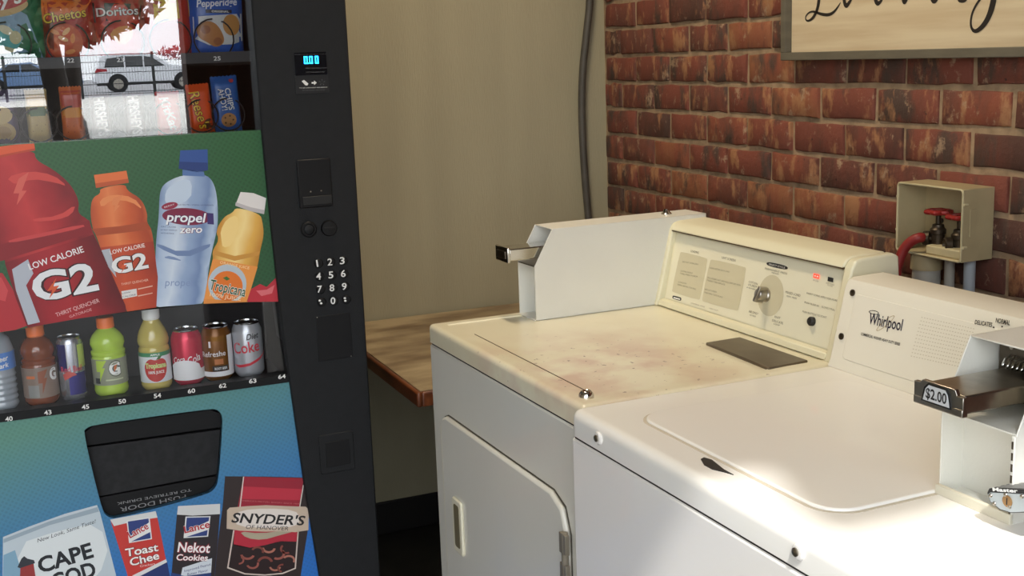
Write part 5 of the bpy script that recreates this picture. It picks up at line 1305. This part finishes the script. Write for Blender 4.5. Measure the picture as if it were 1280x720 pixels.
# d
stroke([(1184, -32), (1174, -40), (1166, -28), (1163, -10), (1167, 4), (1174, -4), (1182, -24), (1188, -60), (1190, -84)], [2, 3, 4.5, 5.5, 6.5, 3.5, 2.5, 4, 4])
stroke([(1188, -60), (1185, -24), (1184, -8), (1190, -4), (1196, -16)], [4, 5.5, 5, 3, 1.5])
# r
stroke([(1198, -34), (1204, -40), (1206, -28), (1201, -8), (1198, 0), (1203, 1.2), (1208, 0), (1213, -12)], [3, 4, 3.5, 4, 4.5, 5, 4, 2])
# y with descender loop
stroke([(1222, -38), (1220, -20), (1224, -6), (1234, -12), (1244, -34), (1249, -40), (1246, -20), (1242, 2), (1237, 20), (1229, 33), (1219, 40.5), (1213.5, 34), (1214, 20), (1220, 6), (1228, -4)], [4, 5.5, 4, 2.5, 3, 4.5, 6.5, 9, 8, 6.5, 4.5, 3.2, 3.0, 3.2, 3.0])

# ================================================================== valve box
VB = Frame('valve_box', (1.573, 0, 1.04), 'tan plastic washer outlet box with red valve wheels on the brick wall', 'valve box')
bx0, bx1, bz0, bz1, byf = 1.480, 1.667, 1.037, 1.182, -.080
M_BOXP = mat('aged_tan_plastic', (178, 162, 124), .5, var=.10, scale=12)
M_BOXI = mat('aged_ivory_plastic', (196, 184, 146), .5, var=.12, scale=18)
t = .0035
for nm, a in (('box_side', (bx0, bx0+t, byf, .0, bz0, bz1)), ('box_side', (bx1-t, bx1, byf, .0, bz0, bz1)), ('box_top', (bx0+t, bx1-t, byf, .0, bz1-t, bz1)), ('box_floor', (bx0+t, bx1-t, byf, .0, bz0, bz0+t)), ('box_back', (bx0+t, bx1-t, -.008, -.004, bz0+t, bz1-t))):
    MB().box(*a).build(nm, M_BOXP, VB, bevel=.0012)
# pale rolled rim around the open front
rim = [(bx0+.002, bz0+.002), (bx1-.002, bz0+.002), (bx1-.002, bz1-.002), (bx0+.002, bz1-.002)]
MB().tube([(x, byf, z) for x, z in rrect(bx0+.001, bx1-.001, bz0+.001, bz1-.001, .008)], .0024, 8, closed=True).build('front_rim', M_BOXI, VB)
for x, z in ((bx0-.002, bz1-.03), (bx0-.002, bz0+.045), (bx1+.002, bz1-.03), (bx1+.002, bz0+.03)):
    MB().cyl((x, byf, z), (x, byf+.01, z), .003, n=8).build('clip_lug', M_BOXI, VB)
MB().box(bx1, bx1+.0015, -.062, -.046, bz0+.05, bz1-.04).build('side_knockout', M_BOXP, VB, bevel=.0006)
MB().box(1.560, bx1-t, -.074, -.03, bz0+t, bz0+.022).build('inner_step', M_BOXI, VB, bevel=.003)
M_IRON = mat('dark_bronze_valve', (72, 62, 50), .4, .7, var=.2, scale=40)
M_RED = mat('red_valve_paint', (150, 40, 36), .4, var=.15, scale=40)
def valve(x, y, z, out):
    MB().lathe([(.0135, -.022), (.0145, .010), (.0165, .012), (.0165, .020), (.0125, .024), (.0115, .030), (.0055, .032), (.0055, .056)], (x, y, z), 14).build('valve_body', M_IRON, VB)
    mb = MB()
    P = []
    for i in range(36):
        a_ = 2*math.pi*i/36; rr = .0215+.0030*math.cos(6*a_); P.append((x+rr*math.cos(a_), y+rr*math.sin(a_), z+.056))
    mb.tube(P, .0052, 8, closed=True)
    for k in range(3):
        a_ = k*math.pi/3; mb.tube([(x-.02*math.cos(a_), y-.02*math.sin(a_), z+.055), (x+.02*math.cos(a_), y+.02*math.sin(a_), z+.055)], .003, 6)
    mb.lathe([(.007, .050), (.007, .060), (0, .061)], (x, y, z), 12)
    mb.build('valve_wheel', M_RED, VB)
    d = Vector(out).normalized()
    q = Vector((x, y, z))
    MB().cyl(q, q+d*.020, .008, n=14).build('valve_outlet', M_IRON, VB)
    MB().lathe([(.0125, .014), (.0155, .016), (.0155, .028), (.0135, .030), (.009, .030), (.008, .024), (0, .024)], q, 16, d).build('hose_coupling', M_STEEL if out[0] > 0 else M_IRON, VB)
    return q+d*.028
h0 = valve(1.563, -.045, 1.069, (-.8, -.55, 0)); valve(1.618, -.040, 1.064, (-.45, -.85, 0))
for x, z in ((1.533, 1.10),):
    MB().cyl((x, -.009, z), (x, -.0075, z), .0055, n=12).build('back_hole', M_BLINE, VB)
# pipes below the box
M_PVC = mat('white_pvc', (176, 172, 160), .5, var=.1, scale=14)
def pipe(x, y, r, z0, z1, M, label, name='drain_pipe', collar=None):
    fr = Frame(name, (x, y, z0), label, 'pipe')
    MB().cyl((x, y, z0), (x, y, z1), r, n=20).build('pipe', M, fr)
    if collar: MB().lathe([(collar, z1-.035-z0), (collar, z1-z0), (r, z1-z0)], (x, y, z0), 22).build('collar', M_BOXP, fr)
pipe(1.530, -.042, .029, .60, 1.0365, M_PVC, 'thick white drain pipe with tan collar below the valve box', collar=.033)
pipe(1.590, -.036, .0105, .60, 1.0365, M_PVC, 'thin white supply pipe in the middle below the valve box', 'supply_pipe')
pipe(1.645, -.036, .0115, .60, 1.0365, mat('pale_blue_pipe', (164, 172, 178), .45), 'pale blue supply pipe at the right end below the valve box', 'supply_pipe')
pts = [tuple(h0)] + [tuple(un(*q)) for q in ((1150, 296.5, PY(-.078)), (1139, 301, PY(-.088)), (1129, 312, PY(-.098)), (1123, 328, PY(-.106)), (1119, 350, PY(-.112)), (1117, 385, PY(-.118)))] + [(1.47, -.15, .80), (1.50, -.2, .66), (1.62, -.26, .5)]
ho = MB().tube(smooth_line(pts, 3), .0105, 14).build('red_hose', mat('red_rubber', (140, 36, 34), .5, var=.1, scale=20), None)
pset(ho, 'red rubber water hose curving down from the valve box', 'hose')

# ================================================================== ceiling lamp (warm)
CLT = Frame('ceiling_light', (1.15, -.95, CEIL), 'warm ceiling light above the dryer', 'lamp')
MB().box(.85, 1.45, -1.05, -.85, CEIL-.05, CEIL).build('housing', M_WHITE, CLT, bevel=.006)
MB().box(.87, 1.43, -1.03, -.87, CEIL-.062, CEIL-.051).build('diffuser', mat('warm_diffuser', (255, 206, 140), .5, emit=2.0), CLT, bevel=.004)
al = bpy.data.lights.new('ceiling_lamp_light', 'AREA'); al.shape = 'RECTANGLE'; al.size = .55; al.size_y = .15; al.energy = 19; al.color = (1, .84, .62)
ao = bpy.data.objects.new('ceiling_lamp_light', al); COL.objects.link(ao); ao.location = (1.15, -.95, CEIL-.075); ao.parent = CLT.o; ao.matrix_parent_inverse = Matrix.Translation(-CLT.loc)

# ================================================================== outside, seen as a reflection in the snack window
M_ASPH = mat('dark_asphalt', (74, 72, 70), .8, var=.2, scale=2)
M_CONC = mat('pale_concrete', (214, 212, 206), .85, var=.08, scale=.6)
struct(MB().box(XF, 16, -30, 40, -.12, -.06).build('driveway', M_ASPH, smooth=False))
struct(MB().add([(16, -40, -.06), (46, -60, .42), (46, 70, .42), (16, 50, -.06), (16, -40, -.3), (46, -60, -.3), (46, 70, -.3), (16, 50, -.3)], [(0, 1, 2, 3), (0, 4, 5, 1), (1, 5, 6, 2), (2, 6, 7, 3), (3, 7, 4, 0), (4, 7, 6, 5)]).build('concrete_apron', M_CONC, smooth=False))
struct(MB().box(46, 120, -60, 70, .2, .42).build('parking_lot', mat('grey_lot', (150, 150, 154), .85, var=.1, scale=.5), smooth=False))
def gz(x): return -.06 if x < 16 else (.42 if x > 46 else -.06+.48*(x-16)/30)
bed = [(16.2, -9), (16.2, -.62), (24, -.10), (30, .25), (38, .55), (40, .2), (40, -9)]  # outline of the tree shade on the concrete
struct(fixn(MB().prism([Vector((x, y, gz(x)+.03)) for x, y in bed], (0, 0, -.04))).build('tree_shade_patch', mat('tree_shade_dark', (46, 38, 32), .95, var=.4, scale=2), smooth=False))  # dark sheet laid on the ground as painted tree shade
M_CARG = mat('car_window', (20, 24, 28), .08)
M_TYRE = mat('tyre', (24, 24, 25), .7)
def car(x, y, col, label, M, suv=True):
    """side along Y, rear towards -Y; x is the near flank"""
    z = gz(x); fr = Frame('parked_car', (x+.9, y+2.35, z), label, 'car')
    if suv:
        side = [(0, .45), (.02, .80), (.10, 1.00), (.30, 1.55), (.55, 1.66), (1.6, 1.70), (2.5, 1.62), (3.25, 1.12), (4.2, 1.02), (4.62, .88), (4.7, .55), (4.62, .38), (.1, .36)]
        win = [[(.42, 1.08), (.55, 1.46), (1.25, 1.54), (1.25, 1.08)], [(1.32, 1.08), (1.32, 1.54), (2.05, 1.53), (2.05, 1.06)], [(2.12, 1.06), (2.12, 1.52), (2.42, 1.48), (3.0, 1.08)]]
    else:
        side = [(0, .45), (.02, .85), (.25, .98), (.95, 1.05), (1.5, 1.40), (2.5, 1.44), (3.3, 1.02), (4.2, .90), (4.6, .75), (4.65, .40), (.1, .34)]
        win = [[(1.15, 1.04), (1.55, 1.33), (2.0, 1.36), (2.0, 1.02)], [(2.07, 1.02), (2.07, 1.36), (2.45, 1.35), (3.05, 1.02)]]
    fixn(MB().prism([Vector((x, y+a, z+b)) for a, b in side], (1.8, 0, 0))).build('body', M, fr, bevel=.08, seg=3)
    for w_ in win: fixn(MB().prism([Vector((x-.012, y+a, z+b)) for a, b in w_], (.03, 0, 0))).build('side_window', M_CARG, fr, smooth=False)
    for a in (.95, 3.75):
        MB().cyl((x-.02, y+a, z+.35), (x+.2, y+a, z+.35), .35, n=24).build('tyre', M_TYRE, fr)
        MB().cyl((x-.03, y+a, z+.35), (x+.05, y+a, z+.35), .22, n=18).build('wheel_rim', M_STEEL, fr)
        MB().cyl((x+1.6, y+a, z+.35), (x+1.82, y+a, z+.35), .35, n=24).build('tyre', M_TYRE, fr)
        MB().cyl((x-.006, y+a, z+.38), (x+.01, y+a, z+.38), .42, n=24).build('wheel_arch', M_TYRE, fr)
    fixn(MB().prism([Vector((x-.015, y+a, z+b)) for a, b in ((.03, .88), (.55, .92), (.5, 1.02), (.1, 1.04))], (.3, 0, 0))).build('tail_light', mat('tail_light_red', (170, 30, 44), .3), fr, bevel=.01)
    fixn(MB().prism([Vector((x-.015, y+a, z+b)) for a, b in ((4.3, .76), (4.62, .74), (4.55, .86), (4.3, .92))], (.3, 0, 0))).build('head_light', M_WHITE, fr, bevel=.01)
    MB().box(x-.02, x+.1, y+.06, y+4.6, z+.30, z+.42).build('sill', M_TYRE, fr, bevel=.02)
car(54, 2.35, None, 'white sport utility car parked behind the fence', mat('white_car_paint', (232, 234, 238), .25, coat=.5))
car(56.5, -2.6, None, 'blue grey sedan parked behind the white car', mat('blue_car_paint', (110, 140, 180), .25, coat=.5), suv=False)
car(55, 8.2, None, 'silver car parked in front of the white car', mat('silver_car_paint', (170, 176, 186), .3, .3), suv=False)
FE = Frame('wire_fence', (45, 6, gz(45)), 'black wire mesh fence with square posts in front of the parked cars', 'fence')
M_FEN = mat('black_fence_wire', (22, 24, 24), .5)
for k in range(10):
    y = -9.0+2.55*k; MB().box(44.96, 45.04, y-.045, y+.045, gz(45), gz(45)+1.62).build('post', M_FEN, FE)
mb = MB()
for z in (.12, .5, .9, 1.3, 1.55): mb.box(44.995, 45.005, -9, 14, gz(45)+z-.012, gz(45)+z+.012)
for k in range(230):
    y = -9+.1*k; mb.box(44.997, 45.003, y-.004, y+.004, gz(45)+.1, gz(45)+1.58)
o = mb.build('wire_mesh', M_FEN, FE, smooth=False); o['kind'] = 'stuff'
M_BARK = mat('dark_bark', (44, 36, 30), .9, var=.3, scale=6, bump=.6, bscale=20)
M_LEAF = mat('dark_green_leaves', (52, 66, 34), .7, var=.4, scale=3)
M_LEAFR = mat('crimson_leaves', (168, 44, 56), .7, var=.3, scale=3)
def tree(x, y, hgt, r, label, trunk_r, lean, crown, nleaf, Ml, low, name='tree'):
    z = gz(x); fr = Frame(name, (x, y, z), label, 'tree')
    if trunk_r:
        MB().tube(smooth_line([(x, y, z-.05), (x, y+lean*.3, z+hgt*.2), (x, y+lean*.7, z+hgt*.45), (x+.1, y+lean, z+hgt*.8)], 2), [trunk_r*(1-.5*i/20) for i in range(30)][:len(smooth_line([(0, 0, 0)]*4, 2))], 10).build('trunk', M_BARK, fr)
    rng = random.Random(int(x*10+y*7)); mb = MB()
    for k in range(nleaf):
        while True:
            p = Vector((rng.uniform(-1, 1), rng.uniform(-1, 1), rng.uniform(-1, 1)))
            if .25 < p.length < 1: break
        c = Vector((x, y+lean, z+low+crown)) + Vector((p.x*r*.8, p.y*r, p.z*crown))
        a_ = Vector((rng.gauss(0, 1), rng.gauss(0, 1), rng.gauss(0, 1))).normalized(); b_ = a_.orthogonal().normalized(); s_ = rng.uniform(.08, .17)
        mb.add([c-a_*s_, c+b_*s_*.5, c+a_*s_, c-b_*s_*.5], [(0, 1, 2, 3)])
    mb.build('foliage', Ml, fr, smooth=False)['kind'] = 'stuff'
tree(21.5, -.62, 5.0, 2.6, 'dark leafy tree with a thick trunk beyond the driveway', .26, -.35, 1.6, 6000, M_LEAF, 1.75)
tree(27.5, -.20, 5.5, 1.9, 'slimmer leaning tree behind the thick trunk', .20, .30, 1.7, 3600, M_LEAF, 2.1)
tree(62, 9.5, 0, 3.6, 'crimson leafed hedge beyond the parked cars', 0, 0, .55, 900, M_LEAFR, 1.2, 'crimson_hedge')
